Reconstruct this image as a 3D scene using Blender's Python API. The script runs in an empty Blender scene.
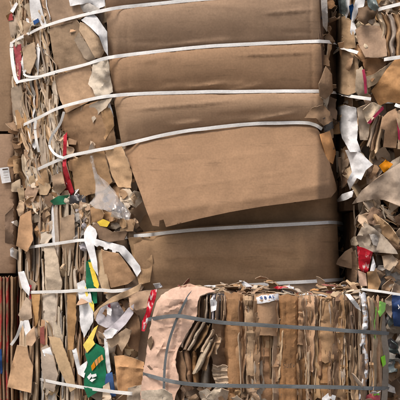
import bpy, bmesh, math, random
from mathutils import Vector, Matrix, noise, Euler
from mathutils.geometry import delaunay_2d_cdt

R = random.Random(7)
scn = bpy.context.scene
col = scn.collection

# ------------------------------------------------------------------ camera
D = 4.5                 # camera to the front plane of the stack (m)
S = 2.1 / 400.0         # metres per photo unit on that plane
HY = 265.0              # eye level, in photo units from the top
EYE = 1.20              # eye height (m)
cam = bpy.data.cameras.new("camera")
cam.sensor_width = 36.0
cam.lens = 36.0 * D / 2.1
cam.shift_y = (HY - 200.0) / 400.0
cam.clip_start = 0.05
cam.clip_end = 500.0
camo = bpy.data.objects.new("camera", cam)
col.objects.link(camo)
camo.location = (0, -D, EYE)
camo.rotation_euler = (math.radians(90), 0, 0)
scn.camera = camo

# ------------------------------------------------------------------ light
SUN_EL, SUN_AZ = math.radians(56), math.radians(220)   # azimuth clockwise from +Y
w = bpy.data.worlds.new("World"); scn.world = w
w.use_nodes = True
nt = w.node_tree
sky = nt.nodes.new("ShaderNodeTexSky")
sky.sky_type = 'NISHITA'
sky.sun_disc = False
sky.sun_elevation = SUN_EL
sky.sun_rotation = SUN_AZ
sky.air_density = 1.0
sky.dust_density = 6.0
sky.ozone_density = 0.6
nt.nodes["Background"].inputs[1].default_value = 0.10
nt.links.new(sky.outputs[0], nt.nodes["Background"].inputs[0])
sun = bpy.data.lights.new("sun", 'SUN')
sun.energy = 1.5
sun.angle = math.radians(18)
sun.color = (1.0, 0.95, 0.88)
suno = bpy.data.objects.new("sun", sun)
col.objects.link(suno)
sd = Vector((math.sin(SUN_AZ) * math.cos(SUN_EL), math.cos(SUN_AZ) * math.cos(SUN_EL), math.sin(SUN_EL)))
suno.rotation_euler = sd.to_track_quat('Z', 'Y').to_euler()
suno.location = sd * 10
vs = scn.view_settings
vs.view_transform = 'Standard'
vs.look = 'None'
vs.exposure = 0.56
vs.gamma = 1.0
vs.use_curve_mapping = False


# ------------------------------------------------------------------ helpers
def P(px, py, Y):
    """A point that stands at depth Y, from its measured place in the photograph."""
    k = S * (D + Y) / D
    return Vector(((px - 200.0) * k, Y, EYE + (HY - py) * k))


def lerp_table(tab, x):
    if x <= tab[0][0]:
        return tab[0][1]
    for (a, b), (c, d) in zip(tab, tab[1:]):
        if x <= c:
            t = (x - a) / (c - a)
            return b + (d - b) * t
    return tab[-1][1]


def smooth_table(tab, x):
    if x <= tab[0][0]:
        return tab[0][1]
    for (a, b), (c, d) in zip(tab, tab[1:]):
        if x <= c:
            t = (x - a) / (c - a)
            t = t * t * (3 - 2 * t) * 0.5 + t * 0.5
            return b + (d - b) * t
    return tab[-1][1]


def nz(x, y, z):
    return noise.noise(Vector((x, y, z)))


# plan shape of every bale: depth of its face across the picture
UP = [(6, .98), (14, .86), (22, .78), (60, .42), (96, .09), (112, .015), (130, 0.0), (250, .03), (318, .07), (330, .13), (338, .3), (344, .6)]
LOW = [(14, .92), (22, .80), (30, .74), (80, .34), (118, .04), (135, 0.0), (250, .04), (304, .06), (318, .10), (328, .18), (336, .32), (342, .5), (347, .7)]
RUP = [(331, .75), (337, .5), (342, .25), (349, .15), (365, .10), (440, .08), (520, .12)]
RLO = [(331, .85), (342, .7), (349, .36), (356, .16), (370, .09), (440, .06), (520, .12)]
FG = [(140, -.42), (143, -.52), (148, -.62), (158, -.69), (175, -.725), (260, -.74), (350, -.73), (370, -.70), (381, -.63), (386, -.54), (389, -.4)]


def Yup(px, py):
    sh = 22.0 * max(-.2, min(1.1, py / 200.0))
    f = max(0.0, min(1.0, (px - 15) / 95.0))
    if px > 200:
        f = max(0.0, 1 - (px - 200) / 100.0)
    return smooth_table(UP, px - sh * f)


def Ylow(px, py):
    return smooth_table(LOW, px)


def Yrup(px, py):
    return smooth_table(RUP, px)


def Yrlo(px, py):
    return smooth_table(RLO, px)


def Yfg(px, py):
    # the front leans back a little towards its rounded top edge
    top = max(0.0, min(1.0, (302 - py) / 14.0))
    return smooth_table(FG, px) + .16 * top * top + .012 * math.sin((py - 300) / 30.0)


def Ylf(px, py):
    return .93 if px < 14 else .93 + .2 * (px - 14) / 10.0


# ------------------------------------------------------------------ materials
def mat_new(name):
    m = bpy.data.materials.new(name)
    m.use_nodes = True
    return m, m.node_tree, m.node_tree.nodes["Principled BSDF"]


def board(name, rgb, var=.16, rough=.82, rib=.16, stain=.38, hue=.005, ribscale=75.0, crink=.25, spec=.25, scuff=0.0):
    """Cardboard or paper: fibre mottling, faint flutes, scuffs; every piece has its own tone."""
    m, t, b = mat_new(name)
    N, L = t.nodes, t.links
    uv = N.new("ShaderNodeUVMap")
    oi = N.new("ShaderNodeObjectInfo")
    ofs = N.new("ShaderNodeVectorMath"); ofs.operation = 'SCALE'
    comb = N.new("ShaderNodeCombineXYZ")
    for i in range(3):
        L.new(oi.outputs["Random"], comb.inputs[i])
    ofs.inputs["Scale"].default_value = 37.0
    L.new(comb.outputs[0], ofs.inputs[0])
    add = N.new("ShaderNodeVectorMath"); add.operation = 'ADD'
    L.new(uv.outputs[0], add.inputs[0]); L.new(ofs.outputs[0], add.inputs[1])
    n1 = N.new("ShaderNodeTexNoise"); n1.inputs["Scale"].default_value = 7.0
    n1.inputs["Detail"].default_value = 6.0; n1.inputs["Roughness"].default_value = .62
    n2 = N.new("ShaderNodeTexNoise"); n2.inputs["Scale"].default_value = 95.0
    n2.inputs["Detail"].default_value = 4.0
    for n in (n1, n2):
        L.new(add.outputs[0], n.inputs["Vector"])
    hs = N.new("ShaderNodeHueSaturation")
    hs.inputs["Color"].default_value = (*rgb, 1)

    def mr(src, a, bb, lo, hi):
        q = N.new("ShaderNodeMapRange")
        q.inputs[1].default_value = a; q.inputs[2].default_value = bb
        q.inputs[3].default_value = lo; q.inputs[4].default_value = hi
        L.new(src, q.inputs[0])
        return q.outputs[0]
    wn = N.new("ShaderNodeTexWhiteNoise"); wn.noise_dimensions = '1D'
    L.new(oi.outputs["Random"], wn.inputs["W"])
    sep = N.new("ShaderNodeSeparateColor"); L.new(wn.outputs["Color"], sep.inputs[0])
    L.new(mr(oi.outputs["Random"], 0, 1, 1 - var, 1 + var), hs.inputs["Value"])
    L.new(mr(sep.outputs[0], 0, 1, .5 - hue, .5 + hue), hs.inputs["Hue"])
    L.new(mr(sep.outputs[1], 0, 1, .82, 1.12), hs.inputs["Saturation"])
    mx = N.new("ShaderNodeMix"); mx.data_type = 'RGBA'; mx.blend_type = 'MULTIPLY'
    mx.inputs[0].default_value = 1.0
    L.new(hs.outputs[0], mx.inputs[6])
    g = mr(n1.outputs[0], .3, .72, 1 - stain, 1 + stain * .35)
    g2 = mr(n2.outputs[0], .3, .7, .9, 1.08)
    mul = N.new("ShaderNodeMath"); mul.operation = 'MULTIPLY'
    L.new(g, mul.inputs[0]); L.new(g2, mul.inputs[1])
    # scuffs where the liner has rubbed pale or been soiled
    n3 = N.new("ShaderNodeTexNoise"); n3.inputs["Scale"].default_value = 22.0
    n3.inputs["Detail"].default_value = 8.0; n3.inputs["Roughness"].default_value = .75
    L.new(add.outputs[0], n3.inputs["Vector"])
    sc = mr(n3.outputs[0], .62, .72, 1.0, .72)
    mul2 = N.new("ShaderNodeMath"); mul2.operation = 'MULTIPLY'
    L.new(mul.outputs[0], mul2.inputs[0]); L.new(sc, mul2.inputs[1])
    cg = N.new("ShaderNodeCombineColor")
    for i in range(3):
        L.new(mul2.outputs[0], cg.inputs[i])
    L.new(cg.outputs[0], mx.inputs[7])
    L.new(mx.outputs[2], b.inputs["Base Color"])
    if scuff:      # long rubbed and soiled streaks, at two slants
        last = mx.outputs[2]
        for ang_, sx, sy, lo, hi, tone in ((.25, 5, 46, .60, .70, .72), (-.5, 4, 60, .63, .72, .80), (.12, 3, 90, .62, .74, 1.16), (1.2, 5, 70, .66, .74, .78)):
            mp_ = N.new("ShaderNodeMapping"); mp_.inputs["Rotation"].default_value = (0, 0, ang_)
            mp_.inputs["Scale"].default_value = (sx, sy, 1)
            L.new(add.outputs[0], mp_.inputs[0])
            ns = N.new("ShaderNodeTexNoise"); ns.inputs["Scale"].default_value = 1.0
            ns.inputs["Detail"].default_value = 6.0; ns.inputs["Roughness"].default_value = .6
            L.new(mp_.outputs[0], ns.inputs["Vector"])
            f_ = mr(ns.outputs[0], lo, hi, 0, scuff * .8)
            mm_ = N.new("ShaderNodeMix"); mm_.data_type = 'RGBA'; mm_.blend_type = 'MULTIPLY'
            L.new(f_, mm_.inputs[0]); L.new(last, mm_.inputs[6]); mm_.inputs[7].default_value = (tone, tone, tone, 1)
            last = mm_.outputs[2]
        L.new(last, b.inputs["Base Color"])
    b.inputs["Roughness"].default_value = rough
    b.inputs["Specular IOR Level"].default_value = spec
    # relief: flutes + crinkle
    wv = N.new("ShaderNodeTexWave"); wv.wave_type = 'BANDS'; wv.bands_direction = 'X'
    wv.inputs["Scale"].default_value = ribscale / 6.2832 * 3
    wv.inputs["Distortion"].default_value = .6
    L.new(uv.outputs[0], wv.inputs["Vector"])
    b1 = N.new("ShaderNodeBump"); b1.inputs["Strength"].default_value = rib
    b1.inputs["Distance"].default_value = .0016
    L.new(wv.outputs["Fac"], b1.inputs["Height"])
    n4 = N.new("ShaderNodeTexNoise"); n4.inputs["Scale"].default_value = 26.0
    n4.inputs["Detail"].default_value = 5.0
    L.new(add.outputs[0], n4.inputs["Vector"])
    b2 = N.new("ShaderNodeBump"); b2.inputs["Strength"].default_value = crink
    b2.inputs["Distance"].default_value = .012
    L.new(n4.outputs[0], b2.inputs["Height"]); L.new(b1.outputs[0], b2.inputs["Normal"])
    L.new(b2.outputs[0], b.inputs["Normal"])
    return m


M = {}
M['panel'] = board("smooth_brown_board", (.325, .208, .128), var=.05, rib=.025, stain=.14, hue=.003, crink=.05, spec=.2, scuff=.8)
M['panel_dim'] = board("dull_brown_board", (.37, .24, .147), var=.06, rib=.03, stain=.28, hue=.004, crink=.09, scuff=1.0)
M['kraft'] = board("kraft_board", (.40, .255, .148))
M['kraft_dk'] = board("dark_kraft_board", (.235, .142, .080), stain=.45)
M['kraft_lt'] = board("pale_kraft_board", (.52, .375, .240))
M['tan'] = board("tan_board", (.455, .275, .145), stain=.25)
M['rust'] = board("rusty_kraft_board", (.305, .178, .094), stain=.5, rib=.14, crink=.4)
M['beige'] = board("beige_paper", (.56, .46, .345), rib=.05, crink=.45)
M['grey'] = board("grey_paper", (.36, .33, .30), rib=.0, crink=.6)
M['greybeige'] = board("grey_beige_board", (.42, .335, .255), rib=.15, crink=.2)
M['white'] = board("white_paper", (.72, .72, .73), var=.08, rib=.0, stain=.16, hue=.0, crink=.14)
M['lilac'] = board("lilac_grey_paper", (.46, .43, .46), rib=.0, stain=.2, crink=.4)
M['pink'] = board("faded_pink_board", (.66, .43, .315), var=.03, rib=.1, stain=.3, hue=.0, crink=.16)
M['red'] = board("red_print", (.47, .028, .045), var=.1, rib=.0, stain=.3, rough=.5, crink=.5)
M['redboard'] = board("red_printed_board", (.30, .08, .055), var=.2, rib=.1, stain=.5)
M['green'] = board("green_print", (.014, .135, .068), var=.05, rib=.0, stain=.2, rough=.45, crink=.4)
M['yellow'] = board("yellow_print", (.80, .58, .03), var=.05, rib=.0, stain=.15, rough=.5)
M['orange'] = board("orange_print", (.62, .26, .05), var=.05, rib=.0, stain=.2, rough=.6)
M['blue'] = board("blue_print", (.02, .07, .22), var=.1, rib=.0, stain=.2, rough=.5)
M['lime'] = board("lime_film", (.30, .80, .02), var=.05, rib=.0, stain=.1, rough=.4)
M['crimson'] = board("crimson_print", (.30, .03, .07), var=.1, rib=.0, stain=.25)
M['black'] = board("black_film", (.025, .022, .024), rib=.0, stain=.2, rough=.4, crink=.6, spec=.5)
M['teal'] = board("grey_teal_film", (.16, .20, .20), rib=.0, stain=.3, rough=.35, crink=.6, spec=.5)
M['ink'] = board("ink_print", (.075, .05, .035), var=0, rib=0, stain=.3, hue=0)
M['strap'] = board("white_strapping", (.78, .77, .75), var=.04, rib=.0, stain=.24, hue=.0, rough=.45, crink=.12, spec=.4)
M['gstrap'] = board("grey_strapping", (.135, .145, .15), var=.04, rib=.0, stain=.35, hue=.0, rough=.5, crink=.2, spec=.4)
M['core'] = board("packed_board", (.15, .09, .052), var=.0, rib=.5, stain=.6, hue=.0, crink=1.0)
M['edge'] = board("cut_board_edge", (.50, .36, .235), var=.12, rib=.0, stain=.4, crink=.3)
M['edge_dk'] = board("cut_dark_board_edge", (.27, .18, .11), var=.12, rib=.0, stain=.4, crink=.3)
M['ground'] = board("concrete", (.30, .29, .27), var=0, rib=.0, stain=.3, hue=0, crink=.3)



def two_tone(name, a, b_, scale, lo, hi, stretch=(1, 1, 1), rough=.55):
    """Worn print: one ink over another colour, broken up along the sheet."""
    m_ = board(name, a, var=.08, rib=0, stain=.25, hue=0, rough=rough, crink=.5)
    t_ = m_.node_tree
    N_, L_ = t_.nodes, t_.links
    bs = N_["Principled BSDF"]
    src = bs.inputs["Base Color"].links[0].from_socket
    uv_ = N_.new("ShaderNodeUVMap")
    mp = N_.new("ShaderNodeMapping"); mp.inputs["Scale"].default_value = stretch
    L_.new(uv_.outputs[0], mp.inputs[0])
    nn = N_.new("ShaderNodeTexNoise"); nn.inputs["Scale"].default_value = scale; nn.inputs["Detail"].default_value = 5
    L_.new(mp.outputs[0], nn.inputs["Vector"])
    q = N_.new("ShaderNodeMapRange"); q.inputs[1].default_value = lo; q.inputs[2].default_value = hi
    L_.new(nn.outputs[0], q.inputs[0])
    mx = N_.new("ShaderNodeMix"); mx.data_type = 'RGBA'
    L_.new(q.outputs[0], mx.inputs[0]); L_.new(src, mx.inputs[6]); mx.inputs[7].default_value = (*b_, 1)
    L_.new(mx.outputs[2], bs.inputs["Base Color"])
    return m_


M['redwhite'] = two_tone("red_and_white_print", (.46, .03, .045), (.66, .56, .54), 40, .56, .66, (1.8, .6, 1))
M['redprint'] = two_tone("red_printed_layers", (.27, .16, .10), (.33, .045, .04), 45, .46, .54, (1.4, .35, 1), rough=.8)
M['worn_white'] = two_tone("worn_white_print", (.66, .66, .68), (.42, .27, .16), 60, .55, .64, (1, 1, 1), rough=.8)
# clear film for the torn bag
m, t, b = mat_new("clear_film")
N, L = t.nodes, t.links
tr = N.new("ShaderNodeBsdfTransparent")
gl = N.new("ShaderNodeBsdfGlossy"); gl.inputs["Roughness"].default_value = .14
gl.inputs["Color"].default_value = (.9, .9, .9, 1)
df = N.new("ShaderNodeBsdfDiffuse"); df.inputs["Color"].default_value = (.62, .60, .58, 1)
m1 = N.new("ShaderNodeMixShader"); m1.inputs[0].default_value = .55
L.new(gl.outputs[0], m1.inputs[1]); L.new(df.outputs[0], m1.inputs[2])
lw = N.new("ShaderNodeLayerWeight"); lw.inputs["Blend"].default_value = .32
mr_ = N.new("ShaderNodeMapRange"); mr_.inputs[3].default_value = .05; mr_.inputs[4].default_value = .48
L.new(lw.outputs["Facing"], mr_.inputs[0])
m2 = N.new("ShaderNodeMixShader")
L.new(mr_.outputs[0], m2.inputs[0]); L.new(tr.outputs[0], m2.inputs[1]); L.new(m1.outputs[0], m2.inputs[2])
L.new(m2.outputs[0], N["Material Output"].inputs["Surface"])
M['film'] = m


# ------------------------------------------------------------------ objects
def root(name, loc, label, cat, group=None):
    o = bpy.data.objects.new(name, None)
    o.empty_display_size = .1
    col.objects.link(o)
    o.location = loc
    o['label'] = label
    o['category'] = cat
    if group:
        o['group'] = group
    return o


def link(name, me, parent, loc, label=None, rot=None, scale=1.0, mats=None, kind=None):
    o = bpy.data.objects.new(name, me)
    col.objects.link(o)
    if parent is not None:
        o.parent = parent
        base = parent.location.copy()
        if parent.parent is not None:
            base += parent.parent.location
        o.location = loc - base
    else:
        o.location = loc
    if rot is not None:
        o.rotation_euler = rot.to_euler()
    o.scale = (scale,) * 3
    if mats:
        for i, mm in enumerate(mats):
            o.material_slots[i].link = 'OBJECT'
            o.material_slots[i].material = mm
    if label:
        o['label'] = label
    if kind:
        o['kind'] = kind
    return o


def dens(poly, step, jag, rng):
    out = []
    n = len(poly)
    for i in range(n):
        a = Vector(poly[i]); c = Vector(poly[(i + 1) % n])
        k = max(1, int((c - a).length / step))
        d = (c - a)
        nn = Vector((-d.y, d.x)).normalized() if d.length else Vector((0, 0))
        for j in range(k):
            p = a + d * (j / k)
            if j and jag:
                p = p + nn * rng.uniform(-jag, jag)
            out.append(p)
    return out


def inside(poly, x, y):
    c = False
    n = len(poly)
    j = n - 1
    for i in range(n):
        xi, yi = poly[i][0], poly[i][1]; xj, yj = poly[j][0], poly[j][1]
        if (yi > y) != (yj > y) and x < (xj - xi) * (y - yi) / (yj - yi + 1e-12) + xi:
            c = not c
        j = i
    return c


def fill(poly, step, jag, rng):
    """Triangulate an outline with inner points; returns 2-D points and triangles."""
    bd = dens(poly, step, jag, rng)
    xs = [p.x for p in bd]; ys = [p.y for p in bd]
    pts = list(bd)
    y = min(ys) + step * .6
    r = 0
    while y < max(ys):
        x = min(xs) + step * (.3 + .5 * (r % 2))
        while x < max(xs):
            q = Vector((x + rng.uniform(-.22, .22) * step, y + rng.uniform(-.22, .22) * step))
            if inside(bd, q.x, q.y) and min((q - e).length_squared for e in bd) > (.42 * step) ** 2:
                pts.append(q)
            x += step
        y += step * .9
        r += 1
    vo, eo, fo, _, _, _ = delaunay_2d_cdt(pts, [], [list(range(len(bd)))], 1, 1e-5)
    return [Vector((v.x, v.y)) for v in vo], [list(f) for f in fo], bd


def solid(name, vs3, tris, uvs, thick, mats, face_dir=None, sharp=38):
    """A sheet with two skins and cut edges. Slot 0 is the liner, slot 1 the cut edge."""
    bm = bmesh.new()
    bv = [bm.verts.new(v) for v in vs3]
    bm.verts.index_update()
    bm.verts.ensure_lookup_table()
    for f in tris:
        if len(set(f)) == len(f):
            try:
                bm.faces.new([bv[i] for i in f])
            except ValueError:
                pass
    bm.normal_update()
    if face_dir is not None:
        tot = Vector((0, 0, 0))
        for f in bm.faces:
            tot += f.normal * f.calc_area()
        if tot.dot(face_dir) < 0:
            for f in bm.faces:
                f.normal_flip()
            bm.normal_update()
    n = len(vs3)
    nor = [v.normal.copy() for v in bv]
    fr = [[v.index for v in f.verts] for f in bm.faces]
    bd = [(e.link_loops[0].vert.index, e.link_loops[0].link_loop_next.vert.index) for e in bm.edges if len(e.link_faces) == 1]
    bm.free()
    verts = [v.copy() for v in vs3] + [v - nor[i] * thick for i, v in enumerate(vs3)]
    faces = [f for f in fr] + [[i + n for i in reversed(f)] for f in fr]
    k = len(faces)
    for a, c in bd:
        faces.append([c, a, a + n, c + n])
    me = bpy.data.meshes.new(name)
    me.from_pydata([tuple(v) for v in verts], [], faces)
    uvl = me.uv_layers.new(name="UVMap")
    li = 0
    for pi, f in enumerate(faces):
        for vi in f:
            u = uvs[vi % n]
            uvl.data[li].uv = (u[0], u[1])
            li += 1
    me.polygons.foreach_set("material_index", [0] * k + [1] * (len(faces) - k))
    me.polygons.foreach_set("use_smooth", [True] * len(faces))
    for mm in mats:
        me.materials.append(mm)
    me.set_sharp_from_angle(angle=math.radians(sharp))
    me.update()
    return me


EDGE_OF = {'panel': 'edge', 'panel_dim': 'edge_dk', 'kraft': 'edge', 'kraft_dk': 'edge_dk', 'kraft_lt': 'edge', 'tan': 'edge', 'rust': 'edge_dk',
           'pink': 'edge', 'redprint': 'edge_dk', 'worn_white': 'worn_white', 'redboard': 'edge_dk', 'greybeige': 'edge'}


def mats_of(k):
    return [M[k], M[EDGE_OF.get(k, k)]]


def recentre(vs3):
    c = Vector((0, 0, 0))
    for v in vs3:
        c += v
    c /= len(vs3)
    return c, [v - c for v in vs3]


RELIEF = {'panel': (0, 0, 0), 'panel_dim': (0, 0, 0), 'pink': (.007, .008, 0), 'greybeige': (.009, .016, 2)}
for _k in ('white', 'beige', 'grey', 'lilac', 'red', 'redwhite', 'green', 'black', 'teal', 'blue', 'film'):
    RELIEF[_k] = (.017, .022, 2)
RELIEF['white'] = (.010, .018, 3)
for _k in ('yellow', 'orange', 'crimson', 'lime', 'ink'):
    RELIEF[_k] = (.004, .004, 0)


def sheet(name, poly, Yf, parent, mat, lift=.02, thick=.004, step=4.0, crumple=.0, wave=.0, folds=(), jag=.0, seed=0, extra=None,
          uvrot=0.0, label=None, sharp=48, relief=None):
    """A sheet of board or paper lying on a bale face, outlined as measured in the photograph.
    folds: (x0, y0, x1, y1, rise): crease line; the sheet turns away by 'rise' m per unit on its left side."""
    rng = random.Random(seed * 7919 + len(poly) * 31 + int(poly[0][0] * 7 + poly[0][1] * 13))
    amp, curl, nf = RELIEF.get(mat, (.007, .012, 2)) if relief is None else relief
    fine = step if (mat in ('panel', 'panel_dim') or step > 4.5) else min(step, 2.3)
    pts, tris, bd = fill(poly, fine, jag, rng)
    cx = sum(p[0] for p in poly) / len(poly); cy = sum(p[1] for p in poly) / len(poly)
    ridges = []
    if crumple:
        ext = max(max(p[0] for p in poly) - min(p[0] for p in poly), max(p[1] for p in poly) - min(p[1] for p in poly))
        for k in range(5):
            a = rng.uniform(0, math.pi)
            ridges.append((math.cos(a), math.sin(a), rng.uniform(-.4, .4) * ext, rng.uniform(.25, 1) * crumple * (1 if rng.random() < .6 else -1), rng.uniform(.18, .5) * ext))
    zz = rng.uniform(0, 90)
    small = min(1.0, max(max(p[0] for p in poly) - min(p[0] for p in poly), max(p[1] for p in poly) - min(p[1] for p in poly)) / 14.0)
    auto = []
    for k in range(nf if small > .5 else 0):
        a = rng.uniform(0, math.pi)
        auto.append((math.cos(a), math.sin(a), rng.uniform(-5, 5), rng.uniform(.0008, .0026) * rng.choice((-1, 1, 1))))
    out = []
    uvs = []
    ca, sa = math.cos(uvrot), math.sin(uvrot)
    for p in pts:
        l = lift(p.x, p.y) if callable(lift) else lift
        for (nx, ny, c, a, wd) in ridges:
            d = abs((p.x - cx) * nx + (p.y - cy) * ny - c)
            l += a * max(0.0, 1 - d / wd)
        if wave:
            l += wave * nz(p.x * .05, p.y * .05, zz) + wave * .45 * nz(p.x * .16, p.y * .16, zz + 5)
        for (x0, y0, x1, y1, rise) in folds:
            dx, dy = x1 - x0, y1 - y0
            ln = math.hypot(dx, dy)
            d = ((p.x - x0) * dy - (p.y - y0) * dx) / ln
            if d > 0:
                l -= d * rise
        if amp:
            l += small * amp * ((.4 - abs(nz(p.x * .085, p.y * .085, zz)) * 1.6) + .5 * (.4 - abs(nz(p.x * .2, p.y * .2, zz + 7)) * 1.6))
            for (nx, ny, c, sl) in auto:
                l -= sl * max(0, (p.x - cx) * nx + (p.y - cy) * ny - c)
            e = min((p.x - q.x) ** 2 + (p.y - q.y) ** 2 for q in bd) ** .5
            l += small * curl * math.exp(-e / 3.0) * (nz(p.x * .07, p.y * .07, zz + 31) * 2.2)
        if extra:
            l += extra(p.x, p.y)
        out.append(P(p.x, p.y, Yf(p.x, p.y) - l))
        uvs.append(((p.x * ca - p.y * sa) * S, (p.x * sa + p.y * ca) * S))
    c, loc = recentre(out)
    if mat in ('panel', 'panel_dim'):
        sharp = 75
    me = solid(name, loc, tris, uvs, thick, mats_of(mat), Vector((0, -1, 0)), sharp)
    return link(name, me, parent, c, label)


def catmull(pts, n):
    res = []
    q = [pts[0]] + list(pts) + [pts[-1]]
    segs = len(pts) - 1
    for s_ in range(segs):
        p0, p1, p2, p3 = [Vector(v) for v in q[s_:s_ + 4]]
        for k in range(n):
            t = k / n
            res.append(.5 * ((2 * p1) + (-p0 + p2) * t + (2 * p0 - 5 * p1 + 4 * p2 - p3) * t * t + (-p0 + 3 * p1 - 3 * p2 + p3) * t ** 3))
    res.append(Vector(pts[-1]))
    return res


def strap(parent, pts, Yf, mat='strap', width=.018, thick=.0016, seed=1, n=10, name="strap", label=None, wob=.35):
    """Flat plastic strapping pulled over a bale face. pts: (px, py, lift)."""
    ws = []
    for i, (x, y, l) in enumerate(catmull([(a, b_, c_) for a, b_, c_ in pts], n)):
        yy = y + wob * nz(x * .045, seed * 3.1, 0)
        ws.append(P(x, yy, Yf(x, y) - l))
    vs3 = []; tris = []; uvs = []
    acc = 0
    for i, p in enumerate(ws):
        tg = (ws[min(i + 1, len(ws) - 1)] - ws[max(i - 1, 0)]).normalized()
        back = Vector((0, 1, 0))
        up = tg.cross(back)
        if up.length < .15:
            up = Vector((0, 0, 1))
        up.normalize()
        if up.z < -1e-3:
            up = -up
        nrm = up.cross(tg).normalized()
        if nrm.y > 0:
            nrm = -nrm
        tw = .28 * nz(i * .11, seed * 1.7, 3.3)
        up = (up * math.cos(tw) + nrm * math.sin(tw)).normalized()
        if i:
            acc += (p - ws[i - 1]).length
        for k, f in enumerate((-1, -.45, .45, 1)):
            vs3.append(p + up * (f * width * .5) + nrm * (.0003 * (1 - f * f)))
            uvs.append((acc, f * width))
        if i:
            a = (i - 1) * 4; c = i * 4
            for k in range(3):
                tris.append([a + k, c + k, c + k + 1, a + k + 1])
    c, loc = recentre(vs3)
    me = solid(name, loc, tris, uvs, thick, [M[mat], M[mat]], Vector((0, -1, 0)), 50)
    return link(name, me, parent, c, label)


def ribbon(name, path, widths, Yf, parent, mat, lift=.03, depth=.07, kind='U', seed=0, thick=.004, wob=.6, label=None, na=11, tilt=None, pw=2.6, crush=0.0):
    """One folded layer of board seen along its fold: a long band whose sides run back into the bale."""
    rng = random.Random(seed * 104729 + int(path[0][0] * 11 + path[0][1] * 3))
    cpts = catmull([(a, b_, 0) for a, b_ in path], max(2, na // max(1, len(path) - 1)))
    K = 7
    zz = rng.uniform(0, 100)
    sgn = tilt if tilt is not None else rng.choice((-1, 1))
    vs3 = []; uvs = []; tris = []
    n = len(cpts)
    kink = [(rng.uniform(0, n), rng.uniform(-.018, .018), rng.uniform(.6, 2)) for _ in range(3)]
    for i, p in enumerate(cpts):
        f = i / (n - 1)
        wd = lerp_table([(k / (len(widths) - 1), v) for k, v in enumerate(widths)], f)
        wd *= 1 + .16 * nz(i * .45, zz, 1)
        cx = p.x + wob * 1.6 * nz(i * .33, zz, 7)
        for k in range(K):
            t_ = -1 + 2 * k / (K - 1)
            if kind == 'U':
                dd = depth * abs(t_) ** pw + .004 * nz(t_ * 1.3, i * .35, zz)
            elif kind == 'L':
                dd = depth * (sgn * t_ * .5 + .5) ** 1.3
            else:
                dd = depth * .25 * (1 - abs(t_)) + depth * .25 * (sgn * t_ * .5 + .5)
            x = cx + t_ * wd * .5 + .4 * nz(t_ * 2, i * .6, zz + 3)
            y = p.y + (1.2 * nz(t_ * 1.5, zz, 9) * (3 if i in (0, n - 1) else .5))
            l = lift - dd + .010 * nz(i * .4, t_ * .5, zz + 20)
            if crush:
                l += crush * (.4 - abs(nz(x * .11, y * .07, zz + 40)) * 1.7) + crush * .5 * (.4 - abs(nz(x * .3, y * .16, zz + 50)) * 1.7)
            for (kp, ka, kw) in kink:
                l += ka * max(0, 1 - abs(i - kp) / kw)
            vs3.append(P(x, y, Yf(x, y) - l))
            uvs.append((t_ * wd * .5 * S, p.y * S))
        if i:
            a = (i - 1) * K; c = i * K
            for k in range(K - 1):
                tris.append([a + k, c + k, c + k + 1, a + k + 1])
    c, loc = recentre(vs3)
    me = solid(name, loc, tris, uvs, thick, mats_of(mat), Vector((0, -1, 0)), 42)
    return link(name, me, parent, c, label)


# ---- a stock of torn scraps: bent, folded and crumpled pieces sharing their mesh data
STOCK = {}


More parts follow.
